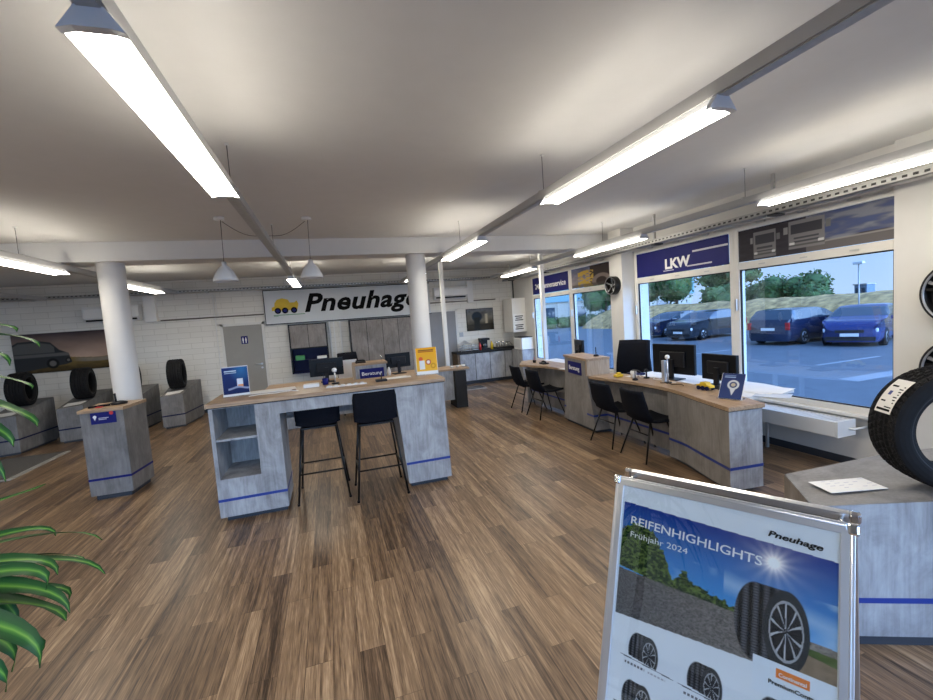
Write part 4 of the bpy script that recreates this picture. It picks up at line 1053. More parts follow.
def truckpic(U, V):
    im = lerp((.03, .027, .035), (.06, .055, .065), U) * (.7 + .6 * fbm(U, V, 10, 40))[..., None]
    c = np.clip((fbm(U, V, 7, 41) - .45) * 4, 0, 1) * (U > .5) * (V < .75); im = put(im, c * .65, (.26, .28, .34)); im = put(im, (1 - c) * (U > .55) * (V < .7) * .6, (.08, .12, .28))
    im = put(im, sstep(V - .78, .05) * (U > .5), (.13, .12, .12)); im = put(im, sstep(.02 - abs(V - .80 + .05 * U), .02) * (U > .45) * .6, (.4, .38, .36))
    for cx, w, h0, h1 in ((.21, .085, .15, .95), (.50, .115, .06, .86)):
        box = (abs(U - cx) < w) & (V > h0) & (V < h1); im = put(im, box * 1.0, (.20, .195, .20))
        im = put(im, (abs(U - cx) < w * .86) & (V > h0 + .10) & (V < h0 + .38), (.05, .05, .06)); im = put(im, (abs(U - cx) < w * .7) & (abs(V - h0 - .50) < .03), (.07, .07, .08)); im = put(im, (abs(U - cx) < w * .7) & (abs(V - h0 - .60) < .02), (.07, .07, .08))
        im = put(im, (abs(U - cx) < w) & (abs(V - h1 + .10) < .03), (.1, .1, .1)); im = put(im, (abs(abs(U - cx) - w * .8) < w * .15) & (abs(V - h1 + .15) < .035), (.6, .6, .6))
        im = put(im, (abs(U - cx - w * 1.2) < w * .13) & (abs(V - h0 - .24) < .10), (.15, .15, .15)); im = put(im, (abs(U - cx + w * 1.2) < w * .13) & (abs(V - h0 - .24) < .10), (.25, .25, .25))
    return im
def winphoto(y0, y1, z0, z1, fn, label, nx=200, ny=60):
    t = thing('window_photo', (XR - .02, (y0 + y1) / 2, z0), label, 'photo panel')
    MB().box((XR - .018, y0, z0), (XR - .006, y1, z1), 'black_gap').build('panel', t)
    picture('print', (XR - .0195, y1, z1), (0, -1, 0), (0, 0, 1), y1 - y0, z1 - z0, nx, ny, fn, t)
winphoto(2.585, 4.18, 2.215, 2.59, truckpic, 'dark photo panel of two trucks above the right window')
def citypic(U, V):
    im = lerp((.10, .12, .22), (.35, .30, .28), V) * (.6 + .8 * fbm(U, V, 8, 50))[..., None]
    im = put(im, (U > .5), (.025, .012, .01)); y = sstep(fbm(U, V, 14, 51) - .40, .1) * (abs(U - .38) < .2) * (V > .15 + .4 * abs(U - .4)); im = put(im, y, (.55, .36, .05))
    d = np.sqrt(((U - .77) * 1.6) ** 2 + (V - .8) ** 2); im = put(im, sstep(.08 - abs(d - .28), .03), (.22, .17, .15)); im = put(im, sstep(V - .85, .05) * .7, (.05, .04, .035)); return im
winphoto(6.73, 8.07, 2.20, 2.59, citypic, 'dark photo panel with yellow machines above the far window', 110, 50)

# radiator under the near windows
t = thing('radiator', (4.7, 4.45, .22), 'long low white convector heater beneath the right windows', 'radiator')
MB().box((4.60, 2.90, .36), (4.63, 6.05, .51), 'white_metal').build('front_panel', t, bevel=.003)
MB().box((4.84, 2.90, .36), (4.855, 6.05, .51), 'white_metal').build('back_panel', t)
MB().box((4.60, 2.88, .355), (4.855, 2.90, .515), 'white_metal').build('end_panel', t, bevel=.003)
m = MB(); k = 2.93
while k < 6.03: m.box((4.63, k, .38), (4.84, k + .012, .505), 'white_metal'); k += .04
m.build('fins', t)
for yy in (3.75, 5.8): MB().box((4.80, yy, 0), (4.825, yy + .025, .37), 'trunking_grey').build('foot', t)
m = MB(); m.tube([(4.76, 2.89, .43), (4.76, 2.84, .43), (4.94, 2.84, .43)], .011, 'white_metal', 8); m.build('supply_pipe', t)

# ------------------------------------------------------------------ right service desk
def smooth_path(P, n=6):
    out = []
    for i in range(len(P) - 1):
        p0 = P[max(i - 1, 0)]; p1 = P[i]; p2 = P[i + 1]; p3 = P[min(i + 2, len(P) - 1)]
        for k in range(n):
            t_ = k / n
            out.append(tuple(.5 * ((2 * p1[a]) + (-p0[a] + p2[a]) * t_ + (2 * p0[a] - 5 * p1[a] + 4 * p2[a] - p3[a]) * t_ ** 2 + (-p0[a] + 3 * p1[a] - 3 * p2[a] + p3[a]) * t_ ** 3) for a in (0, 1)))
    out.append(P[-1]); return out
def ccw(P):
    A = sum(P[i][0] * P[(i + 1) % len(P)][1] - P[(i + 1) % len(P)][0] * P[i][1] for i in range(len(P))); return P if A > 0 else P[::-1]
t = thing('reception_desk', (3.9, 4.4, 0), 'long curved oak-topped reception desk with blue stripe along the windows', 'desk')
front = smooth_path([(3.31, 2.94), (3.37, 3.16), (3.44, 3.41), (3.55, 3.78), (3.60, 4.11), (3.58, 4.60), (3.50, 5.02), (3.46, 5.36)])
DZ = .82
top = front + [(3.90, 5.36), (3.98, 4.9), (3.99, 4.3), (3.95, 3.8), (3.84, 3.35), (3.69, 2.90)]
MB().prism(ccw(top), DZ - .038, DZ, 'oak_y').build('desktop', t, bevel=.002)
MB().prism(ccw([(p[0] + .012, p[1] + (.01 if i == 0 else 0)) for i, p in enumerate(front)] + [(3.88, 5.36), (3.97, 4.3), (3.82, 3.35), (3.68, 2.915)]), DZ - .046, DZ - .038, 'black_gap').build('shadow_joint', t)
cf = smooth_path([(3.325, 2.955), (3.385, 3.165), (3.455, 3.415), (3.54, 3.70), (3.565, 3.95)])
cab = cf + [(3.86, 3.96), (3.80, 3.4), (3.675, 2.92)]
MB().prism(ccw(cab), .045, DZ - .046, 'concrete_taupe').build('end_cabinet', t)
m = MB(); V = [(p[0] - .004, p[1], zz) for zz in (.235, .262) for p in cf]; m.add(V, [(i + 1, i, len(cf) + i, len(cf) + i + 1) for i in range(len(cf) - 1)], 'stripe_blue')
m.add([(3.321, 2.951, .235), (3.679, 2.916, .235), (3.679, 2.916, .262), (3.321, 2.951, .262)], [(0, 1, 2, 3)], 'stripe_blue'); m.build('blue_stripe', t)
m = MB(); m.prism([(3.325, 2.953), (3.675, 2.918), (3.675, 2.922), (3.325, 2.957)], .045, DZ - .047, 'concrete_board'); m.build('end_panel', t)
MB().prism(ccw([(3.40, 3.02), (3.64, 2.99), (3.80, 3.9), (3.62, 3.9)]), 0, .045, 'plinth_dark').build('kick_board', t)
MB().box((3.69, 3.96, .05), (3.72, 5.30, DZ - .046), 'concrete_taupe').build('knee_panel', t)
MB().box((3.686, 3.96, .235), (3.69, 5.30, .262), 'stripe_blue').build('knee_stripe', t)
# far section
t = thing('reception_desk', (3.8, 7.1, 0), 'far section of the window-side reception desk beyond the sign block', 'desk')
far = ccw([(3.56, 6.16), (3.60, 6.5), (3.55, 6.9), (3.32, 7.40), (3.62, 7.95), (3.98, 7.95), (4.02, 6.16)])
MB().prism(far, DZ - .038, DZ, 'oak_y').build('desktop', t, bevel=.002)
MB().box((3.72, 6.2, .05), (3.75, 7.8, DZ - .04), 'concrete_taupe').build('knee_panel', t)
MB().box((3.66, 7.80, 0), (3.95, 7.86, DZ - .04), 'concrete_taupe').build('side_panel', t)
MB().box((3.716, 6.2, .235), (3.72, 7.80, .262), 'stripe_blue').build('knee_stripe', t)
# sign block
t = thing('counter_box', (3.75, 5.78, 0), 'tall oak and concrete sign block in the middle of the window-side desk', 'reception block')
m = MB(); v = [(3.47, 5.24, .05), (3.78, 5.22, .05), (3.88, 6.14, .05), (3.50, 6.16, .05), (3.47, 5.40, .74), (3.78, 5.38, .74), (3.88, 6.14, .74), (3.55, 6.16, .74)]
m.add(v, [(0, 3, 2, 1), (4, 5, 6, 7), (0, 1, 5, 4), (1, 2, 6, 5), (2, 3, 7, 6), (3, 0, 4, 7)], 'concrete_taupe'); m.build('lower_body', t)
v = [(3.47, 5.40, .74), (3.78, 5.38, .74), (3.88, 6.14, .74), (3.55, 6.16, .74), (3.46, 5.39, 1.03), (3.79, 5.37, 1.03), (3.88, 6.14, 1.03), (3.56, 6.16, 1.03)]
MB().add(v, [(0, 3, 2, 1), (4, 5, 6, 7), (0, 1, 5, 4), (1, 2, 6, 5), (2, 3, 7, 6), (3, 0, 4, 7)], 'concrete_taupe').build('upper_body', t)
MB().prism([(3.43, 5.34), (3.81, 5.33), (3.90, 6.18), (3.56, 6.21)], 1.03, 1.065, 'oak_y').build('top_board', t, bevel=.002)
m = MB(); m.prism([(3.435, 5.345), (3.805, 5.335), (3.805, 5.365), (3.435, 5.380)], DZ + .001, 1.03, 'oak_z'); m.build('side_board', t)
MB().prism([(3.51, 5.30), (3.75, 5.28), (3.84, 6.1), (3.54, 6.12)], 0, .05, 'plinth_dark').build('kick_board', t)
m = MB(); m.add([(3.466, 5.27, .235), (3.510, 6.16, .235), (3.512, 6.16, .262), (3.466, 5.28, .262)], [(0, 3, 2, 1)], 'stripe_blue'); m.add([(3.466, 5.278, .235), (3.78, 5.255, .235), (3.78, 5.262, .262), (3.466, 5.284, .262)], [(0, 1, 2, 3)], 'stripe_blue'); m.build('blue_stripe', t)
dirv = Vector((3.462 - 3.558, 5.39 - 6.16, 0)).normalized(); nrm = Vector((dirv.y, -dirv.x, 0)).normalized()
o = Vector((3.541, 6.02, .80)) + nrm * .012; o2 = o + dirv * .46
m = MB(); v = [o, o2, o2 + Vector((0, 0, .185)), o + Vector((0, 0, .185))]; v += [p - nrm * .010 for p in v]; m.add(v, [(0, 1, 2, 3), (7, 6, 5, 4), (0, 4, 5, 1), (1, 5, 6, 2), (2, 6, 7, 3), (3, 7, 4, 0)], 'navy'); m.build('sign_plate', t)
MB().text('Beratung', .09, frame_M(o + dirv * .05 + Vector((0, 0, .062)) + nrm * .003, dirv, (0, 0, 1), nrm), 'white_ink', bold=.001, width=.36).build('lettering', t)
# inner white work desk
t = thing('work_desk', (4.4, 4.6, 0), 'white staff work desk behind the reception counter by the windows', 'desk')
MB().prism([(3.86, 3.22), (4.50, 3.22), (4.60, 3.6), (4.60, 5.20), (4.0, 5.20), (4.0, 3.8)], .77, .80, 'white_plastic').build('desktop', t, bevel=.002)
for xx, yy in ((4.05, 4.1), (4.05, 5.05), (4.52, 4.1), (4.52, 5.05)): MB().box((xx, yy, 0), (xx + .04, yy + .04, .77), 'white_metal').build('leg', t)
t = thing('work_desk', (4.3, 7.1, 0), 'white staff work desk beyond the pier near the far windows', 'desk')
MB().box((4.03, 6.3, .77), (4.38, 7.9, .80), 'white_plastic').build('desktop', t, bevel=.002)
for xx, yy in ((4.06, 6.4), (4.06, 7.75), (4.32, 6.4), (4.32, 7.75)): MB().box((xx, yy, 0), (xx + .04, yy + .04, .77), 'white_metal').build('leg', t)

# chairs at the desk
def side_chair(label):
    t = thing('side_chair', (0, 0, 0), label, 'chair', 'black chairs at the window-side desk')
    nu, nv = 11, 17; V = []; F = []
    for j in range(nv):
        s = j / (nv - 1)
        if s < .48: q = s / .48; yy = .22 - .40 * q; zz = .455 - .02 * math.sin(q * PI); wd = .225
        else:
            q = (s - .48) / .52; a = min(1, q * 2.5) * PI / 2; yy = -.18 - .05 * math.sin(a) - .07 * q; zz = .455 + .06 * (1 - math.cos(a)) + .30 * q; wd = .235 - .035 * q
        for i in range(nu):
            u = -1 + 2 * i / (nu - 1); V.append((u * wd, yy + (.05 * u * u if s > .48 else 0), zz + (.02 * u * u if s < .6 else 0)))
    for j in range(nv - 1):
        for i in range(nu - 1): a = j * nu + i; F.append((a, a + 1, a + nu + 1, a + nu))
    m = MB(); m.add(V, F, 'black_fabric', True); o = m.build('seat_shell', t); md = o.modifiers.new('s', 'SOLIDIFY'); md.thickness = .03; md.offset = 0
    for sx in (-1, 1):
        for sy, y0 in ((-1, -.12), (1, .10)):
            MB().tube([(sx * .15, y0, .44), (sx * .235, y0 + sy * .14, 0)], [.012, .009], 'black_metal', 8).build('leg', t)
    for yy, zz, hw in ((-.12, .43, .15), (.10, .43, .15), (-.16, .30, .18)): MB().tube([(-hw, yy, zz), (hw, yy, zz)], .009, 'black_metal', 6).build('cross_bar', t)
    return t
ch = side_chair('black chair right beside the sign block, first of the near pair')
ch.location = (3.50, 4.80, 0); ch.rotation_euler = (0, 0, R(-90))
dup(ch, (3.50, 4.17, 0), R(-92), 'black chair nearest the camera at the window-side desk')
dup(ch, (3.42, 7.30, 0), R(-90), 'farthest black chair at the end of the window-side desk')
dup(ch, (3.42, 6.62, 0), R(-88), 'black chair just beyond the sign block')

_before = set(bpy.data.objects)
# desk items
monitor('computer_monitor', (4.36, 4.70, .75), R(-80), .60, .38, 'largest black monitor in the middle of the window-side desk', .07)
monitor('computer_monitor', (4.38, 4.00, .75), R(-90), .46, .30, 'black monitor on the right, above the laptop keyboard', .06)
monitor('computer_monitor', (4.36, 7.0, .75), R(-105), .44, .36, 'small black monitor behind the sign block', .08)
office_chair((4.28, 5.50, 0), R(-60), 'tall black office chair behind the window-side desk', 1.24, .56)
MB().box((4.10, 3.80, .75), (4.26, 4.18, .765), 'black_plastic').build('keyboard', label='black keyboard below the right monitor', cat='keyboard', bevel=.003)
phone_stand(4.0, 4.42, .772, 'tall silver stand in front of the largest monitor', .29)
MB().box((3.985, 4.46, .772), (4.02, 4.51, 1.04), 'alu').build('terminal_column', label='silver flat upright column beside the tall stand', cat='stand', bevel=.004)
def f_pin(U, V):
    im = lerp((.02, .035, .12), (.03, .05, .15), V); d = np.sqrt((U - .55) ** 2 + ((V - .45) * 1.4) ** 2)
    pin = np.maximum(sstep(.26 - d, .02), sstep(.26 - abs(U - .55) * 1.3 - (V - .45) * .62, .03) * (V > .5) * (V < .86)); im = put(im, pin, (.55, .58, .6)); im = put(im, sstep(.17 - d, .02), (.03, .05, .14)); im = put(im, sstep(.10 - d, .02), (.45, .4, .3))
    for k in range(2): im = put(im, (abs(V - .09 - .06 * k) < .015) & (U > .12) & (U < .6), (.3, .4, .6))
    return im
leaflet_holder(3.76, 3.33, .772, .20, .26, R(-70), 30, f_pin, 'blue leaflet stand with a pale map pin on the near desk end')
t = thing('toy_car', (3.98, 3.83, .772), 'yellow toy car with dark wheels on the window-side desk', 'toy car')
m = MB()
pr = [(-.09, .03), (-.09, .055), (-.05, .06), (-.035, .085), (.03, .085), (.05, .06), (.085, .055), (.09, .03)]
v = [(3.98 - .035, 3.83 - a, .772 + b) for a, b in pr] + [(3.98 + .035, 3.83 - a, .772 + b) for a, b in pr]; N = len(pr)
m.add(v, [tuple(range(N)), tuple(range(2 * N - 1, N - 1, -1))] + [(i, N + i, N + (i + 1) % N, (i + 1) % N) for i in range(N)], 'yellow'); m.build('body', t, bevel=.004)
for a in (-.055, 0, .055):
    for b in (-.045, .030): MB().cyl((3.98 + b, 3.83 + a, .772 + .023), .023, .015, 'navy_dark', 16, 'x').build('wheel', t)
def ball(name, c, r, mat, label, cat, squash=1):
    m = MB(); pf = [(max(.0001, r * math.sin(PI * i / 8)), r * squash * (1 - math.cos(PI * i / 8))) for i in range(9)]; m.lathe(pf, c, mat, 16); return m.build(name, label=label, cat=cat)
t = thing('toy_car', (3.86, 5.22, .772), 'small yellow toy beside the oak sign block', 'toy')
MB().box((3.80, 5.18, .775), (3.92, 5.25, .81), 'yellow').build('body', t, bevel=.012)
MB().box((3.83, 5.19, .81), (3.89, 5.24, .835), 'yellow').build('cabin', t, bevel=.01)
MB().lathe([(.0001, 0), (.035, 0), (.038, .09), (.033, .09), (.031, .006), (.0001, .006)], (3.96, 5.02, .772), 'ceramic', 18).build('cup', label='white and blue cup near the small yellow toy', cat='cup')
t = thing('pen_holder', (3.86, 4.86, .772), 'black pen stand with an upright pen on the desk edge', 'pen holder')
MB().lathe([(.0001, 0), (.04, 0), (.03, .02), (.012, .03), (.0001, .03)], (3.86, 4.86, .772), 'black_plastic', 16).build('base', t)
MB().tube([(3.86, 4.86, .79), (3.86, 4.86, .90)], .006, 'black_plastic', 6).build('pen', t)
t = thing('telephone', (4.24, 5.32, .75), 'dark desk telephone left of the largest monitor', 'telephone')
MB().box((4.16, 5.22, .75), (4.32, 5.42, .785), 'navy_dark').build('base', t, bevel=.006)
MB().tube([(4.24, 5.23, .795), (4.24, 5.28, .81), (4.24, 5.37, .81), (4.24, 5.41, .795)], .016, 'black_plastic', 8).build('handset', t)
t = thing('webcam', (4.06, 4.86, .772), 'small black camera stand just left of the silver stand', 'camera')
MB().lathe([(.0001, 0), (.04, 0), (.035, .015), (.0001, .015)], (4.06, 4.88, .772), 'black_plastic', 16).build('foot', t)
MB().tube([(4.06, 4.88, .78), (4.06, 4.88, .86)], .01, 'black_plastic', 8).build('post', t)
MB().lathe([(.0001, -.02), (.02, -.015), (.025, 0), (.02, .015), (.0001, .02)], (4.06, 4.88, .875), 'black_plastic', 12).build('camera_head', t)
t = thing('cable', (4.05, 4.7, .772), 'tangled white cable between the telephone and the silver stand', 'cable')
MB().tube([(4.08 + .05 * math.sin(i * 1.7), 5.15 - i * .07, .778) for i in range(12)], .005, 'white_plastic', 6).build('cord', t)
t = thing('cable', (3.98, 4.2, .772), 'brown strap lying left of the yellow toy car', 'strap')
MB().tube([(3.92, 4.45, .778), (3.98, 4.38, .778), (3.94, 4.28, .778), (4.02, 4.22, .778), (3.97, 4.14, .778)], .006, 'bark', 6).build('band', t)
sheets('papers', 4.42, 3.60, .75, .36, .5, 5, .1, 'white papers spread at the near end of the staff desk', jitter=.08)
sheets('papers', 4.30, 3.32, .75, .2, .28, 2, .5, 'single pale sheets behind the blue leaflet stand', 'paper_blue')
sheets('papers', 4.36, 5.05, .75, .2, .3, 3, .3, 'white papers below the largest monitor')
sheets('papers', 4.0, 5.12, .772, .12, .12, 1, .3, 'small white note by the cup')
sheets('papers', 3.82, 6.5, .772, .2, .28, 2, .2, 'white papers on the far desk beyond the sign block')
t = thing('pen_holder', (3.72, 5.62, 1.065), 'black pen stand with upright pen on top of the sign block', 'pen holder')
MB().lathe([(.0001, 0), (.045, 0), (.03, .025), (.0001, .03)], (3.74, 5.56, 1.065), 'black_plastic', 16).build('base', t)
MB().tube([(3.74, 5.56, 1.09), (3.74, 5.56, 1.20)], .006, 'black_plastic', 6).build('pen', t)
t = thing('telephone', (3.86, 7.45, .772), 'small black telephone on the far desk', 'telephone')
MB().box((3.80, 7.38, .772), (3.92, 7.54, .80), 'black_plastic').build('base', t, bevel=.006)
MB().tube([(3.86, 7.39, .81), (3.86, 7.46, .82), (3.86, 7.53, .81)], .014, 'black_plastic', 8).build('handset', t)
t = thing('pen_holder', (3.84, 7.82, .772), 'black pen stand at the far tip of the desk', 'pen holder')
MB().lathe([(.0001, 0), (.03, 0), (.033, .05), (.0001, .05)], (3.84, 7.82, .772), 'black_plastic', 14).build('pot', t)
MB().tube([(3.84, 7.82, .82), (3.85, 7.84, .87)], .005, 'red', 6).build('pen', t)
for o in [o for o in bpy.data.objects if o not in _before and o.parent is None]:
    if o.location.z < .1 or o.location.z > 1.0: continue
    o.location.x *= .955; o.location.y *= .955; o.location.z += .05 if o.location.z > .76 else .05
# small items on floor near desk end
t = thing('cable_cover', (4.3, 3.0, 0), 'white paper scrap with a dark plug on the floor behind the desk end', 'plug')
MB().box((4.02, 2.72, 0), (4.16, 2.86, .012), 'paper').build('sheet', t)
MB().box((4.02, 2.86, 0), (4.06, 2.90, .05), 'black_plastic').build('plug', t)
t.name = 'floor_plug'

# ------------------------------------------------------------------ A-board
P0 = Vector((.8777, 1.2177, 1.2303)); hd = R(-61.0); ln = R(17.8)
u = Vector((math.cos(hd), math.sin(hd), 0)); nv = Vector((math.sin(hd), -math.cos(hd), 0))
dn = (math.cos(ln) * Vector((0, 0, -1)) + math.sin(ln) * nv).normalized(); up = -dn; fn_ = u.cross(up).normalized()
if fn_.dot(nv) < 0: fn_ = -fn_
Hb = P0.z / math.cos(ln) - .0
W = .60
t = thing('poster_stand', tuple(P0 + u * .3 - Vector((0, 0, P0.z))), 'silver A-frame poster stand with tyre advert in the foreground', 'poster stand')
def obox(m, a0, a1, b0, b1, c0, c1, mat, O=P0, U=u, D=dn, N=fn_):
    v = [O + U * a + D * b + N * c for c in (c0, c1) for a, b in ((a0, b0), (a1, b0), (a1, b1), (a0, b1))]
    m.add(v, [(3, 2, 1, 0), (4, 5, 6, 7), (0, 1, 5, 4), (1, 2, 6, 5), (2, 3, 7, 6), (3, 0, 4, 7)], mat)
def rod(m, a0, b0, a1, b1, r, mat, c=-.006, O=P0, U=u, D=dn, N=fn_):
    m.tube([O + U * a0 + D * b0 + N * c, O + U * a1 + D * b1 + N * c], r, mat, 14)
fwd = .028
def aframe(O, D, N, nm, blank):
    fr = MB(); fb = .90
    obox(fr, .0, fwd, .016, fb, -.012, .004, 'alu', O, u, D, N); obox(fr, W - fwd, W, .016, fb, -.012, .004, 'alu', O, u, D, N)
    obox(fr, .016, W - .016, 0, fwd, -.012, .004, 'alu', O, u, D, N); obox(fr, .016, W - .016, fb - fwd, fb, -.012, .004, 'alu', O, u, D, N)
    rod(fr, .008, .016, .008, fb, .0085, 'alu', -.004, O, u, D, N); rod(fr, W - .008, .016, W - .008, fb, .0085, 'alu', -.004, O, u, D, N); rod(fr, .016, .008, W - .016, .008, .0085, 'alu', -.004, O, u, D, N)
    fr.build('frame', t, bevel=.0015)
    bk = MB(); obox(bk, fwd * .8, W - fwd * .8, fwd * .8, fb - fwd * .8, -.012, -.006, 'galvanised', O, u, D, N); bk.build('backing_panel', t)
    for a in (.004, W - .004):
        for b in (.006,):
            k = MB(); c_ = O + u * a + D * b
            obox(k, a - .012, a + .012, b - .008, b + .022, -.014, .006, 'chrome', O, u, D, N); k.build('corner_cap', t, bevel=.006)
    lg = MB(); L = (O.z - .01) / abs(D.z)
    for a in (.01, W - .03): obox(lg, a, a + .02, fb - .01, L, -.014, .002, 'alu', O, u, D, N)
    obox(lg, .02, W - .02, L - .10, L - .085, -.012, -.002, 'alu', O, u, D, N)
    lg.build('legs', t)
aframe(P0, dn, fn_, 'front', False)
# rear panel leaning the other way
O2 = P0 - nv * .085 + Vector((0, 0, -.004)); dn2 = (math.cos(ln * .9) * Vector((0, 0, -1)) - math.sin(ln * .9) * nv).normalized(); fn2 = u.cross(-dn2).normalized()
if fn2.dot(nv) > 0: fn2 = -fn2
aframe(O2, dn2, fn2, 'rear', True)
for a in (.03, W - .03): MB().tube([P0 + u * a + dn * .02 - nv * .01, O2 + u * a + dn2 * .02 + nv * .005], .008, 'chrome', 8).build('hinge', t)
# poster sheet
pu0, pv0, pw, ph = .028, .028, W - .056, .84
yT, yB = .088, .40     # printed photograph between these heights of the face
def poster(U, V):
    a = pu0 + U * pw; b = pv0 + V * ph
    im = np.ones(U.shape + (3,)) * np.array((.74, .77, .82))
    tl, tr = .077, .099; bl, brr = .418, .385
    topl = tl + (tr - tl) * (a - .034) / .534; botl = bl + (brr - bl) * (a - .034) / .534
    A = (a - .034) / .534; B = (b - topl) / (botl - topl)
    sky = lerp((.012, .035, .24), (.06, .30, .68), np.clip(B * 1.5, 0, 1)); cl = np.clip((fbm(A, B, 6, 60) - .52) * 4, 0, 1) * (B > .35) * (B < .8); sky = put(sky, cl * .6, (.45, .62, .78))
    sky = put(sky, sstep(.06 - abs(B - .45 - .28 * (A - .62)), .10) * (A > .55) * .45, (.55, .7, .82))
    # sun
    ds = np.sqrt((a - .44) ** 2 + (b - .14) ** 2); ang = np.arctan2(b - .14, a - .44); ray_ = .5 + .5 * np.cos(ang * 14)
    sky = sky + (np.exp(-(ds / .020) ** 2) * 1.2 + np.exp(-ds / .035) * (.35 + .35 * ray_))[..., None] * np.array((.9, .75, .5))
    im2 = sky
    hor = .58 + .22 * A + .0 * B
    trees = .55 + .22 * A - np.interp(A, [0, .08, .18, .25, .30, .36, .40, .55, .7, 1], [.30, .42, .40, .24, .05, .18, .10, .07, .04, .05]) + .07 * (fbm(A, B, 50, 61) - .5) * 1.6
    tm = (B > trees) & (B < hor); leafc = lerp((.004, .02, .006), (.15, .22, .05), np.clip(fbm(A, B, 70, 62) * 2.4 - .9, 0, 1))
    im2 = np.where(tm[..., None], leafc, im2)
    road = lerp((.085, .08, .085), (.23, .20, .18), np.clip(A * 1.1, 0, 1)) * (.2 + 1.6 * fbm(A, B, 110, 63))[..., None]
    im2 = np.where((B > .60 + .10 * A)[..., None], road, im2); gr = (B > .66 + .1 * A) & (A > .80); im2 = np.where((gr & (B < .95 - .3 * (1 - A)))[..., None], lerp((.05, .09, .02), (.12, .16, .05), fbm(A, B, 30, 64)), im2)
    im2 = np.where(((A > .70) & (B > .80 + .35 * (A - .9)))[..., None], lerp((.20, .14, .09), (.3, .22, .15), fbm(A, B, 30, 65)), im2)
    ins = (b > topl) & (b < botl) & (a > .034) & (a < .570)
    im = np.where(ins[..., None], im2, im)
    def wheel(im, cx, cy, r, ex, wd, cut=None):
        # tread band ellipse offset left, then sidewall and rim ellipse
        d1 = np.sqrt(((a - cx + wd) / (ex * 1.0)) ** 2 + (b - cy) ** 2); d2 = np.sqrt(((a - cx) / ex) ** 2 + (b - cy) ** 2)
        band = (abs(b - cy) < r) & (a > cx - wd) & (a < cx)
        msk = np.maximum.reduce([sstep(r - d1, .004), sstep(r - d2, .004), band * 1.0 * (np.abs(b - cy) < r * .995)])
        if cut is not None: msk = msk * (b < cy + cut + (a - cx) * .1)
        g = .06 + .05 * np.cos((a - cx + wd) / wd * 18) * (d2 > r)
        tcol = np.stack([g, g, g * 1.15], -1) * (0.8 + .5 * np.sin(b * 900) * (d2 > r))[..., None]
        im = im * (1 - msk[..., None]) + tcol * msk[..., None]
        m2 = sstep(r - d2, .004) * msk; im = put(im, m2, (.035, .037, .042))
        rimr = r * .72; m3 = sstep(rimr - d2, .004) * msk; im = put(im, m3, (.02, .02, .025))
        ang = np.arctan2(b - cy, (a - cx) / ex); sp = np.abs(((ang * 5 / (2 * PI)) % 1) - .5); w_ = .14 + .10 * (d2 / rimr)
        edge = (np.abs(sp - w_) < .045) & (d2 < rimr * .95); im = put(im, edge * msk, (.45, .47, .50)); im = put(im, (np.abs(d2 - rimr) < r * .035) * msk, (.35, .36, .38))
        return im
    im = wheel(im, .470, .296, .096, .50, .066)
    im = put(im, (a > .402) & (b > .345 + .385 * 0 + (a - .402) * 0.05) & (b < .46) & (a < .57) & (b > .375), (.72, .77, .84))
    im = put(im, (a > .452) & (a < .520) & (b > .388) & (b < .410), (.80, .22, .04))
    for cx, cy in ((.145, .500), (.312, .505), (.480, .51), (.135, .635), (.305, .64), (.475, .645)):
        im = wheel(im, cx, cy, .050, .52, .036, cut=.026)
        im = put(im, (np.abs(b - cy - .029 - (a - cx) * .03) < .0012) & (a > cx - .085) & (a < cx + .07), (.10, .10, .12))
        im = put(im, (np.abs(b - cy - .042) < .003) & (a > cx - .07) & (a < cx - .01) & (((a * 300).astype(int) % 3) > 0), (.15, .15, .17)); im = put(im, (np.abs(b - cy - .043) < .002) & (a > cx + .0) & (a < cx + .05) & (((a * 300).astype(int) % 3) > 0), (.4, .4, .44))
    return im
picture('poster_sheet', P0 + u * pu0 + dn * pv0 + fn_ * .0, u, up, pw, ph, 330, 500, poster, t)
def pM(a, b, slope=0): 
    x = (u + dn * slope).normalized(); return frame_M(P0 + u * a + dn * b + fn_ * .001, x, (up + u * slope).normalized(), fn_)
m = MB(); sl = .045
m.text('REIFENHIGHLIGHTS', .034, pM(.060, .140, sl), 'white_ink', bold=.0003, width=.355, ext=.0002)
m.text('Frühjahr 2024', .024, pM(.062, .180, sl * .4), 'white_ink', width=.17, ext=.0002)
m.text('Pneuhage', .021, pM(.425, .075, .05), 'black_ink', bold=.0006, shear=.22, width=.115, ext=.0002)
m.box((0, 0, -5), (0.0001, .0001, -5.0001), 'black_ink') if False else None
m.text('Continental', .012, pM(.458, .404, .0), 'white_ink', bold=.0003, width=.056, ext=.0002)
m.text('PremiumContact 7', .0135, pM(.437, .428, .0), 'black_ink', bold=.0003, width=.115, ext=.0002)
m.build('lettering', t)
mM = MB(); obox(mM, fwd, W - fwd, fwd, .868, .0022, .0030, 'clear_acrylic'); mM.build('cover_film', t)

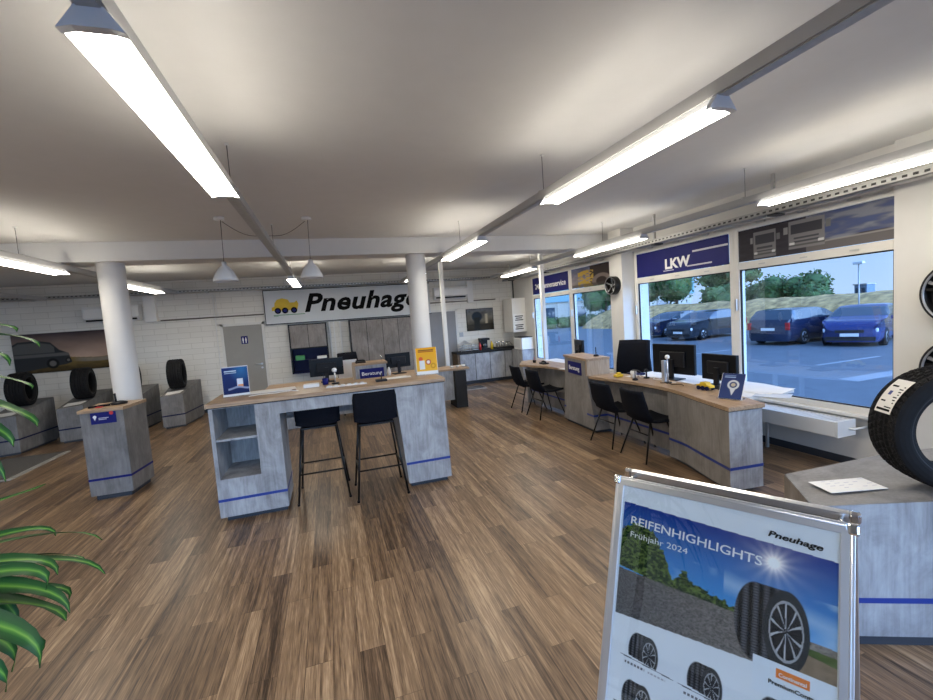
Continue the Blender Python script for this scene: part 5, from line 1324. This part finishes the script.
# ------------------------------------------------------------------ potted dracaena at the left
t = thing('potted_dracaena', (-1.0, .75, 0), 'tall dracaena with long striped green leaves at the left edge', 'plant')
MB().lathe([(.0001, 0), (.17, 0), (.21, .38), (.195, .38), (.17, .03), (.0001, .03)], (-1.0, .75, 0), 'ceramic', 32).build('pot', t)
MB().lathe([(.0001, .34), (.196, .34)], (-1.0, .75, 0), 'soil', 24).build('soil', t)
m = MB(); m.tube([(-1.0, .75, .3), (-.99, .76, .9), (-.97, .80, 1.42)], [.03, .026, .022], 'bark', 12); m.tube([(-1.03, .73, .3), (-1.05, .76, 1.1), (-1.04, .84, 1.80)], [.028, .024, .02], 'bark', 12); m.build('trunk', t)
def leaf(V, F, UV, p0, p1, p2, w, tw=0.0, seg=14, fold=.25):
    p0, p1, p2 = Vector(p0), Vector(p1), Vector(p2); o = len(V)
    for i in range(seg + 1):
        s = i / seg; c = p0 * (1 - s) ** 2 + p1 * 2 * s * (1 - s) + p2 * s * s; d = ((p1 - p0) * (1 - s) + (p2 - p1) * s).normalized()
        side = d.cross(Vector((0, 0, 1))); side = side.normalized() if side.length > .05 else Vector((1, 0, 0)); side = Matrix.Rotation(tw * (.4 + s), 3, d) @ side; nn = side.cross(d).normalized()
        ww = w / 2 * (min(1, .35 + 2.6 * s) if s < .3 else 1) * (1 - max(0, (s - .40) / .60) ** 1.7) + .0006
        for j in range(5):
            q = -1 + j / 2; wav = .05 * w * math.sin(s * 17 + q * 2); V.append(c + side * q * ww + nn * (abs(q) * ww * fold + wav * abs(q))); UV.append((j / 4, s))
    for i in range(seg):
        for j in range(4): a = o + i * 5 + j; F.append((a, a + 1, a + 6, a + 5))
CM = np.array([[0.95034394, -0.30272957, -0.0721193], [-0.09235056, -0.05303624, -0.99431309], [0.29718304, 0.95159969, -0.07835992]])
def at(px, py, d):
    r = CM.T @ np.array([(px - 466.5) / 434.97, (py - 350) / 434.97, 1]); r /= np.linalg.norm(r); return Vector((r[0] * d, r[1] * d, 1.8 + r[2] * d))
V = []; F = []; UV = []
cA = Vector((-1.03, .86, 1.86)); cB = Vector((-.96, .82, 1.46))
leaves = [  # crown, mid px, tip px, dist tip, width, twist
 (cA, (-20, 318), (17, 332), 1.30, .035, .3), (cA, (-10, 326), (40, 347), 1.28, .040, .2), (cA, (-30, 335), (10, 366), 1.32, .045, .3), (cA, (0, 372), (32, 389), 1.25, .030, .2),
 (cA, (-12, 392), (38, 427), 1.18, .055, .35), (cA, (-40, 400), (14, 447), 1.16, .060, .5), (cA, (-50, 420), (6, 482), 1.2, .05, .6),
 (cB, (-10, 505), (46, 484), 1.22, .028, .2), (cB, (20, 526), (102, 540), 1.16, .040, -.2), (cB, (10, 522), (56, 536), 1.2, .035, .4), (cB, (25, 545), (105, 574), 1.14, .046, .15), (cB, (25, 548), (86, 561), 1.18, .036, -.3),
 (cB, (10, 545), (58, 575), 1.12, .055, .3), (cB, (20, 552), (46, 590), 1.10, .055, .5), (cB, (15, 568), (70, 613), 1.10, .058, .4), (cB, (40, 575), (69, 600), 1.16, .042, .2),
 (cB, (10, 590), (66, 621), 1.14, .080, -.1), (cB, (0, 600), (40, 668), 1.04, .075, .5), (cB, (15, 625), (40, 655), 1.10, .06, .2), (cB, (-10, 610), (12, 672), 1.06, .060, .7), (cB, (-25, 640), (6, 692), 1.02, .060, .8), (cB, (-20, 560), (20, 640), 1.2, .06, .6)]
for c, mp_, tp, d, w_, tw in leaves:
    c2 = c + Vector((random.uniform(-.02, .02), random.uniform(-.02, .02), random.uniform(-.06, .06)))
    mid = at(mp_[0], mp_[1], d * 1.02); tip = at(tp[0], tp[1], d); ctrl = mid + (mid - (c2 + tip) / 2) * .35; leaf(V, F, UV, c2, ctrl, tip, w_ * (.66 if c is cA else .60), tw)
for c, n_, ln_ in ((cA, 26, .48), (cB, 22, .48)):
    for i in range(n_):
        a = R(100) + R(230) * i / n_ + random.uniform(-.1, .1); L = ln_ * random.uniform(.75, 1.1); h = random.uniform(-.05, .30)
        base = c + Vector((0, 0, random.uniform(-.08, .06))); tip = base + Vector((math.cos(a) * L, math.sin(a) * L, h - .28)); ctrl = base + Vector((math.cos(a) * L * .5, math.sin(a) * L * .5, h + .15)); leaf(V, F, UV, base, ctrl, tip, random.uniform(.04, .06), random.uniform(-.3, .3))
me = bpy.data.meshes.new('foliage'); o = t.location
me.from_pydata([tuple(Vector(v) - o) for v in V], [], F); me.materials.append(MATS['leaf'])
uvl = me.uv_layers.new(name='UVMap')
for lp_ in me.loops: uvl.data[lp_.index].uv = UV[lp_.vertex_index]
for p in me.polygons: p.use_smooth = True
fo = bpy.data.objects.new('foliage', me); COL.objects.link(fo); fo.parent = t

# ------------------------------------------------------------------ outside
GZ = -.30
MB().box((-80, -80, GZ - .2), (140, 140, GZ), 'asphalt').build('ground', kind='structure', loc=(0, 0, GZ))
m = MB()
for a, b in ((8.6, 15.6), (13.2, 15.0)): m.box((b - 2.6, a, GZ), (b, a + .12, GZ + .004), 'road_paint')
m.box((13.0, 4.0, GZ), (15.2, 5.4, GZ + .004)).box((11.2, 6.6, GZ), (13.8, 7.0, GZ + .004)).build('road_marking', label='pale parking lines on the asphalt outside the right window', cat='road marking', kind='stuff')

def car(L, Wd, Hh, kind, body, label, loc, rz, plate=True):
    t = thing('car', (0, 0, 0), label, 'car', None)
    if kind == 'hatch':
        xs = [0, .03, .08, .25, .27, .42, .50, .72, .86, .96, 1.0]; low = [.62, .64, .66, .69, .70, .70, .70, .70, .70, .66, .60]
        rf = [.44, .58, .64, .70, .72, .93, .99, 1.0, .93, .72, .55]
    else:
        xs = [0, .03, .08, .24, .27, .40, .48, .75, .90, .97, 1.0]; low = [.60, .63, .65, .68, .70, .70, .70, .70, .70, .68, .60]
        rf = [.42, .56, .62, .69, .72, .93, .98, 1.0, .97, .74, .55]
    n = 40; B = MB(); sec = []
    for i in range(n + 1):
        x = i / n; zr = np.interp(x, xs, rf) * Hh; zb = min(np.interp(x, xs, low) * Hh, zr); hw = Wd / 2 * np.interp(x, [0, .04, .12, .88, .97, 1], [.80, .93, 1, 1, .95, .86])
        rw = hw * (1 - .20 * max(0, (zr - zb) / (Hh * .3)))
        sec.append([(x * L, hw * .90, .17), (x * L, hw, .32), (x * L, hw * 1.0, .5), (x * L, hw * .96, zb), (x * L, rw + .0, zb + (zr - zb) * .92 - .0), (x * L, rw * .86, zr), (x * L, 0, zr + .012)])
    V = []; k = 13
    for s in sec:
        row = [(p[0], -p[1], p[2]) for p in s] + [(p[0], p[1], p[2]) for p in reversed(s[:-1])]; V += row
    F = []; gl = []
    for i in range(n):
        for j in range(k - 1):
            f = (i * k + j, i * k + j + 1, (i + 1) * k + j + 1, (i + 1) * k + j); xm = (i + .5) / n; jj = min(j, 11 - j)
            tall = np.interp(xm, xs, rf) - np.interp(xm, xs, low) > .06
            isg = (jj == 3 and tall and .27 < xm < .93 and abs(xm - .60) > .012 and abs(xm - .80) > .012) or (jj in (4, 5) and (.27 < xm < .44 or (xm > (.87 if kind == 'hatch' else .905) and xm < .965)))
            (gl if isg else F).append(f)
    F.append(tuple(range(k - 1, -1, -1))); F.append(tuple(n * k + q for q in range(k)))
    B.add(V, F, body, True); B.build('body', t)
    B = MB(); B.add(V, gl, 'car_glass', True); B.build('windows', t)
    for x in (.18, .80):
        for s in (-1, 1):
            wc = MB(); yy = s * (Wd / 2 - .09); wc.lathe([(.0001, -.10), (.20, -.10), (.31, -.10), (.315, -.06), (.315, .10), (.29, .11), (.20, .10)], (x * L, yy, .315), 'rubber', 28, 'y'); wo = wc.build('wheel', t); wc = MB(); wc.lathe([(.0001, s * .105), (.19, s * .105), (.20, s * .09)], (x * L, yy, .315), 'wheel_alloy', 20, 'y')
            for q in range(5):
                a = q * 2 * PI / 5; wc.add([(x * L + .05 * math.cos(a + d_), yy + s * .114, .315 + .05 * math.sin(a + d_)) for d_ in (-1, 1)] + [(x * L + .19 * math.cos(a + d_), yy + s * .114, .315 + .19 * math.sin(a + d_)) for d_ in (.3, -.3)], [(0, 1, 2, 3)], 'black_gap')
            wc.build('alloy_rim', wo)
    for s in (-1, 1):
        MB().box((.02, s * Wd * .36 - .14, .52), (.12, s * Wd * .36 + .14, .66), 'car_light').build('headlight', t, bevel=.03)
        MB().box((L - .06, s * Wd * .42 - .09, .62), (L + .006, s * Wd * .42 + .07, .92), 'tail_light').build('tail_light', t, bevel=.02)
        MB().box((L * .31, s * Wd * .5 - .02 + s * .07, .90), (L * .31 + .08, s * Wd * .5 + .05 + s * .07, 1.03), body).build('wing_mirror', t, bevel=.02)
    MB().box((-.015, -.40, .50), (.05, .40, .60), 'black_gap').build('grille', t)
    MB().box((-.01, -.7, .22), (.06, .7, .36), 'black_gap').build('lower_grille', t)
    MB().box((-.03, -.26, .37), (.0, .26, .48), 'white_plastic').build('number_plate', t)
    MB().box((L, -.26, .60), (L + .02, .26, .71), 'white_plastic').build('number_plate', t)
    t.location = loc; t.rotation_euler = (0, 0, rz); return t
# local +x runs from the nose to the tail
car(4.1, 1.74, 1.43, 'hatch', 'car_blue', 'bright blue hatchback facing the right window', (17.7, 10.7, GZ), R(20))
car(4.5, 1.74, 1.46, 'wagon', 'car_navy', 'dark estate car seen from behind left of the blue hatchback', (21.5, 13.85, GZ), R(188))
car(4.4, 1.78, 1.48, 'hatch', 'car_silver', 'dark car with pale bonnet seen through the LKW window', (17.2, 18.2, GZ), R(8))
car(4.3, 1.76, 1.45, 'hatch', 'car_navy', 'dark car mostly hidden at the left of the LKW window', (18.0, 21.6, GZ), R(4))

# verge, hedge and trees
m = MB(); V = []; F = []; nx, ny = 40, 8
for i in range(nx + 1):
    for j in range(ny + 1):
        x = 24 + j * .7; yv = -4 + i * 1.05; z = GZ + 1.75 * min(1, j / 4.5) ** .8 + .22 * noise.noise((x * .7, yv * .7, 0)); V.append((x + 1.0 * noise.noise((yv * .2, 0, 3)), yv, z if j else GZ - .02))
for i in range(nx):
    for j in range(ny): a = i * (ny + 1) + j; F.append((a, a + ny + 1, a + ny + 2, a + 1))
m.add([(v[0], v[1], v[2]) for v in V], F, 'dry_grass', True); m.build('grass_bank', kind='stuff', label='dry yellow grass bank behind the parked cars', cat='grass')
def foliage_blob(name, blobs, mat, n_leaf, size, parent, seed):
    rnd = random.Random(seed); m = MB(); tot = sum(b[3] for b in blobs)
    for bx_, by_, bz_, r, sy, sz in blobs:
        for _ in range(int(n_leaf * r / tot)):
            d = Vector((rnd.gauss(0, 1), rnd.gauss(0, 1), rnd.gauss(0, 1))).normalized() * r * rnd.uniform(.72, 1.05)
            c = Vector((bx_ + d.x, by_ + d.y * sy, bz_ + d.z * sz)); a = Vector((rnd.gauss(0, 1), rnd.gauss(0, 1), rnd.gauss(0, 1))).normalized(); b = a.cross(Vector((rnd.gauss(0, 1), rnd.gauss(0, 1), rnd.gauss(0, 1)))).normalized(); s = size * rnd.uniform(.6, 1.3)
            m.add([c - a * s, c + b * s * .6, c + a * s, c - b * s * .6], [(0, 1, 2, 3)], mat)
        pf = [(max(.001, r * .8 * math.sin(PI * i / 8)), -r * .8 * sz * math.cos(PI * i / 8)) for i in range(9)]
        m.lathe(pf, (bx_, by_, bz_), mat, 14)
    return m.build(name, parent)
def tree(x, y, h, r, mat, label, seed, trunk=True, squat=1.0):
    t = thing('tree', (x, y, GZ), label, 'tree', 'trees and bushes beyond the car park'); rnd = random.Random(seed)
    bl = [(x + rnd.uniform(-.5, .5) * r, y + rnd.uniform(-.6, .6) * r, GZ + h - r * .8 + rnd.uniform(-.4, .3) * r, r * rnd.uniform(.55, .8), 1, squat) for _ in range(6)]
    foliage_blob('crown', bl, mat, 1500, .13, t, seed)
    MB().tube([(x, y, GZ), (x + .1, y, GZ + h * .5), (x, y + .1, GZ + h - r * .6)], [.16, .12, .06], 'bark', 8).build('trunk', t)
for i, (x, y, h, r, mt, lb) in enumerate((
    (29.5, 20.3, 3.05, 1.3, 'foliage_green', 'rounded green bush, the right end of the hedge by the lamp post'),
    (30.0, 23.2, 3.3, 1.5, 'foliage_green', 'rounded green bush in the middle behind the dark estate car'),
    (30.0, 26.6, 3.1, 1.5, 'foliage_light', 'lighter green bush behind the left of the estate car'),
    (30.0, 31.8, 5.2, 2.1, 'foliage_green', 'tall leafy tree right of centre in the LKW window'),
    (30.5, 36.0, 5.4, 2.1, 'foliage_light', 'tall loose tree left of centre in the LKW window'),
    (28.0, 39.5, 5.2, 2.2, 'foliage_green', 'tall tree at the left of the LKW window'))):
    tree(x, y, h, r, MATS and mt, lb, 30 + i)
tree(22.3, 19.3, 4.6, 1.3, 'foliage_light', 'slim roadside tree whose crown hangs at the upper left of the right window', 77, squat=.45)
# lamp post and far house
t = thing('street_lamp', (23.4, 13.75, GZ), 'slim lamp post with flat white head standing against the sky', 'street lamp')
MB().tube([(23.4, 13.75, GZ), (23.4, 13.75, 2.85)], .028, 'trunking_grey', 10).build('pole', t)
MB().box((23.3, 13.55, 2.85), (23.5, 13.95, 2.98), 'white_metal').build('lamp_head', t, bevel=.03)
t = thing('utility_hut', (34, 19.7, 0), 'tiny grey-blue hut on the grass bank beside the lamp post', 'hut')
MB().box((33.6, 19.3, .3), (34.4, 20.0, 1.95), 'facade_blue').build('walls', t)
MB().box((33.5, 19.25, 1.95), (34.5, 20.05, 2.02), 'trunking_grey').build('roof', t)
for k_ in range(2): MB().box((33.58, 19.38 + k_ * .32, 1.35), (33.6, 19.6 + k_ * .32, 1.75), 'car_glass').build('window', t)
# hall beyond the far windows
t = thing('building', (30, 48, GZ), 'pale commercial hall with teal upper band beyond the far windows', 'building')
MB().box((22, 46, GZ), (46, 54, 2.6), 'facade_beige').build('walls', t)
MB().box((21.8, 45.8, 2.6), (46.2, 54.2, 7.2), 'facade_teal').build('upper_facade', t)
for k_ in range(5): MB().box((23.5 + k_ * 4.2, 45.93, .6), (25.6 + k_ * 4.2, 46, 2.0), 'car_glass').build('window', t)
t = thing('hedge', (30, 42.8, GZ), 'low green hedge in front of the commercial hall', 'hedge')
foliage_blob('leaves', [(19 + i * 1.4, 42.8 + .3 * math.sin(i), GZ + .55, .9, 1, .9) for i in range(14)], 'foliage_light', 3000, .12, t, 5)

# ------------------------------------------------------------------ light, sky, camera
w = bpy.data.worlds.new('World'); sc.world = w; w.use_nodes = True; nt = w.node_tree; n = nt.nodes; l = nt.links
bg = n['Background']; tc = n.new('ShaderNodeTexCoord'); sp = n.new('ShaderNodeSeparateXYZ'); l.new(tc.outputs['Generated'], sp.inputs[0])
cr = n.new('ShaderNodeValToRGB'); e = cr.color_ramp.elements; e[0].position = 0; e[0].color = (.52, .70, .95, 1); e[1].position = .6; e[1].color = (.22, .42, .88, 1)
k = e.new(.10); k.color = (.44, .65, .95, 1); l.new(sp.outputs['Z'], cr.inputs['Fac'])
# brighter thin cloud around the hidden sun, south of the shop (behind the camera)
dt = n.new('ShaderNodeVectorMath'); dt.operation = 'DOT_PRODUCT'; dt.inputs[1].default_value = Vector((.30, -.88, .36)).normalized(); l.new(tc.outputs['Generated'], dt.inputs[0])
mr = n.new('ShaderNodeMapRange'); mr.interpolation_type = 'SMOOTHSTEP'; mr.inputs['From Min'].default_value = .35; mr.inputs['From Max'].default_value = .98; mr.inputs['To Min'].default_value = 1.2; mr.inputs['To Max'].default_value = 10.5
l.new(dt.outputs['Value'], mr.inputs['Value']); l.new(cr.outputs['Color'], bg.inputs['Color'])
l.new(mr.outputs[0], bg.inputs['Strength'])

def portal(loc, rot, sx, sy):
    d = bpy.data.lights.new('portal', 'AREA'); d.shape = 'RECTANGLE'; d.size = sx; d.size_y = sy; d.cycles.is_portal = True
    o = bpy.data.objects.new('daylight_portal', d); COL.objects.link(o); o.location = loc; o.rotation_euler = rot
portal((XR + .3, 4.36, 1.62), (0, R(90), 0), 2.08, 3.5)
portal((XR + .3, 8.3, 1.62), (0, R(90), 0), 2.08, 3.3)
portal((XR + .3, .08, 1.62), (0, R(90), 0), 2.08, 3.35)
portal((-2.78, YF - .3, 1.48), (R(90), 0, 0), 4.85, 2.45)
portal((2.33, YF - .3, 1.48), (R(90), 0, 0), 4.65, 2.45)

cam = bpy.data.cameras.new('Camera'); co = bpy.data.objects.new('Camera', cam); COL.objects.link(co)
cam.sensor_fit = 'HORIZONTAL'; cam.sensor_width = 36; cam.lens = 434.97 / 933 * 36; cam.clip_start = .05; cam.clip_end = 400
Rm = Matrix((Vector(CM[0]), -Vector(CM[1]), -Vector(CM[2]))).transposed().to_4x4(); Rm.translation = Vector((0, 0, 1.8)); co.matrix_world = Rm
sc.camera = co
sc.view_settings.view_transform = 'Standard'; sc.view_settings.look = 'None'; sc.view_settings.gamma = 1; sc.view_settings.exposure = 0; sc.view_settings.use_curve_mapping = False
sc.cycles.max_bounces = 8; sc.cycles.diffuse_bounces = 5; sc.cycles.transparent_max_bounces = 12; sc.cycles.sample_clamp_indirect = 6
sc.cycles.use_denoising = True
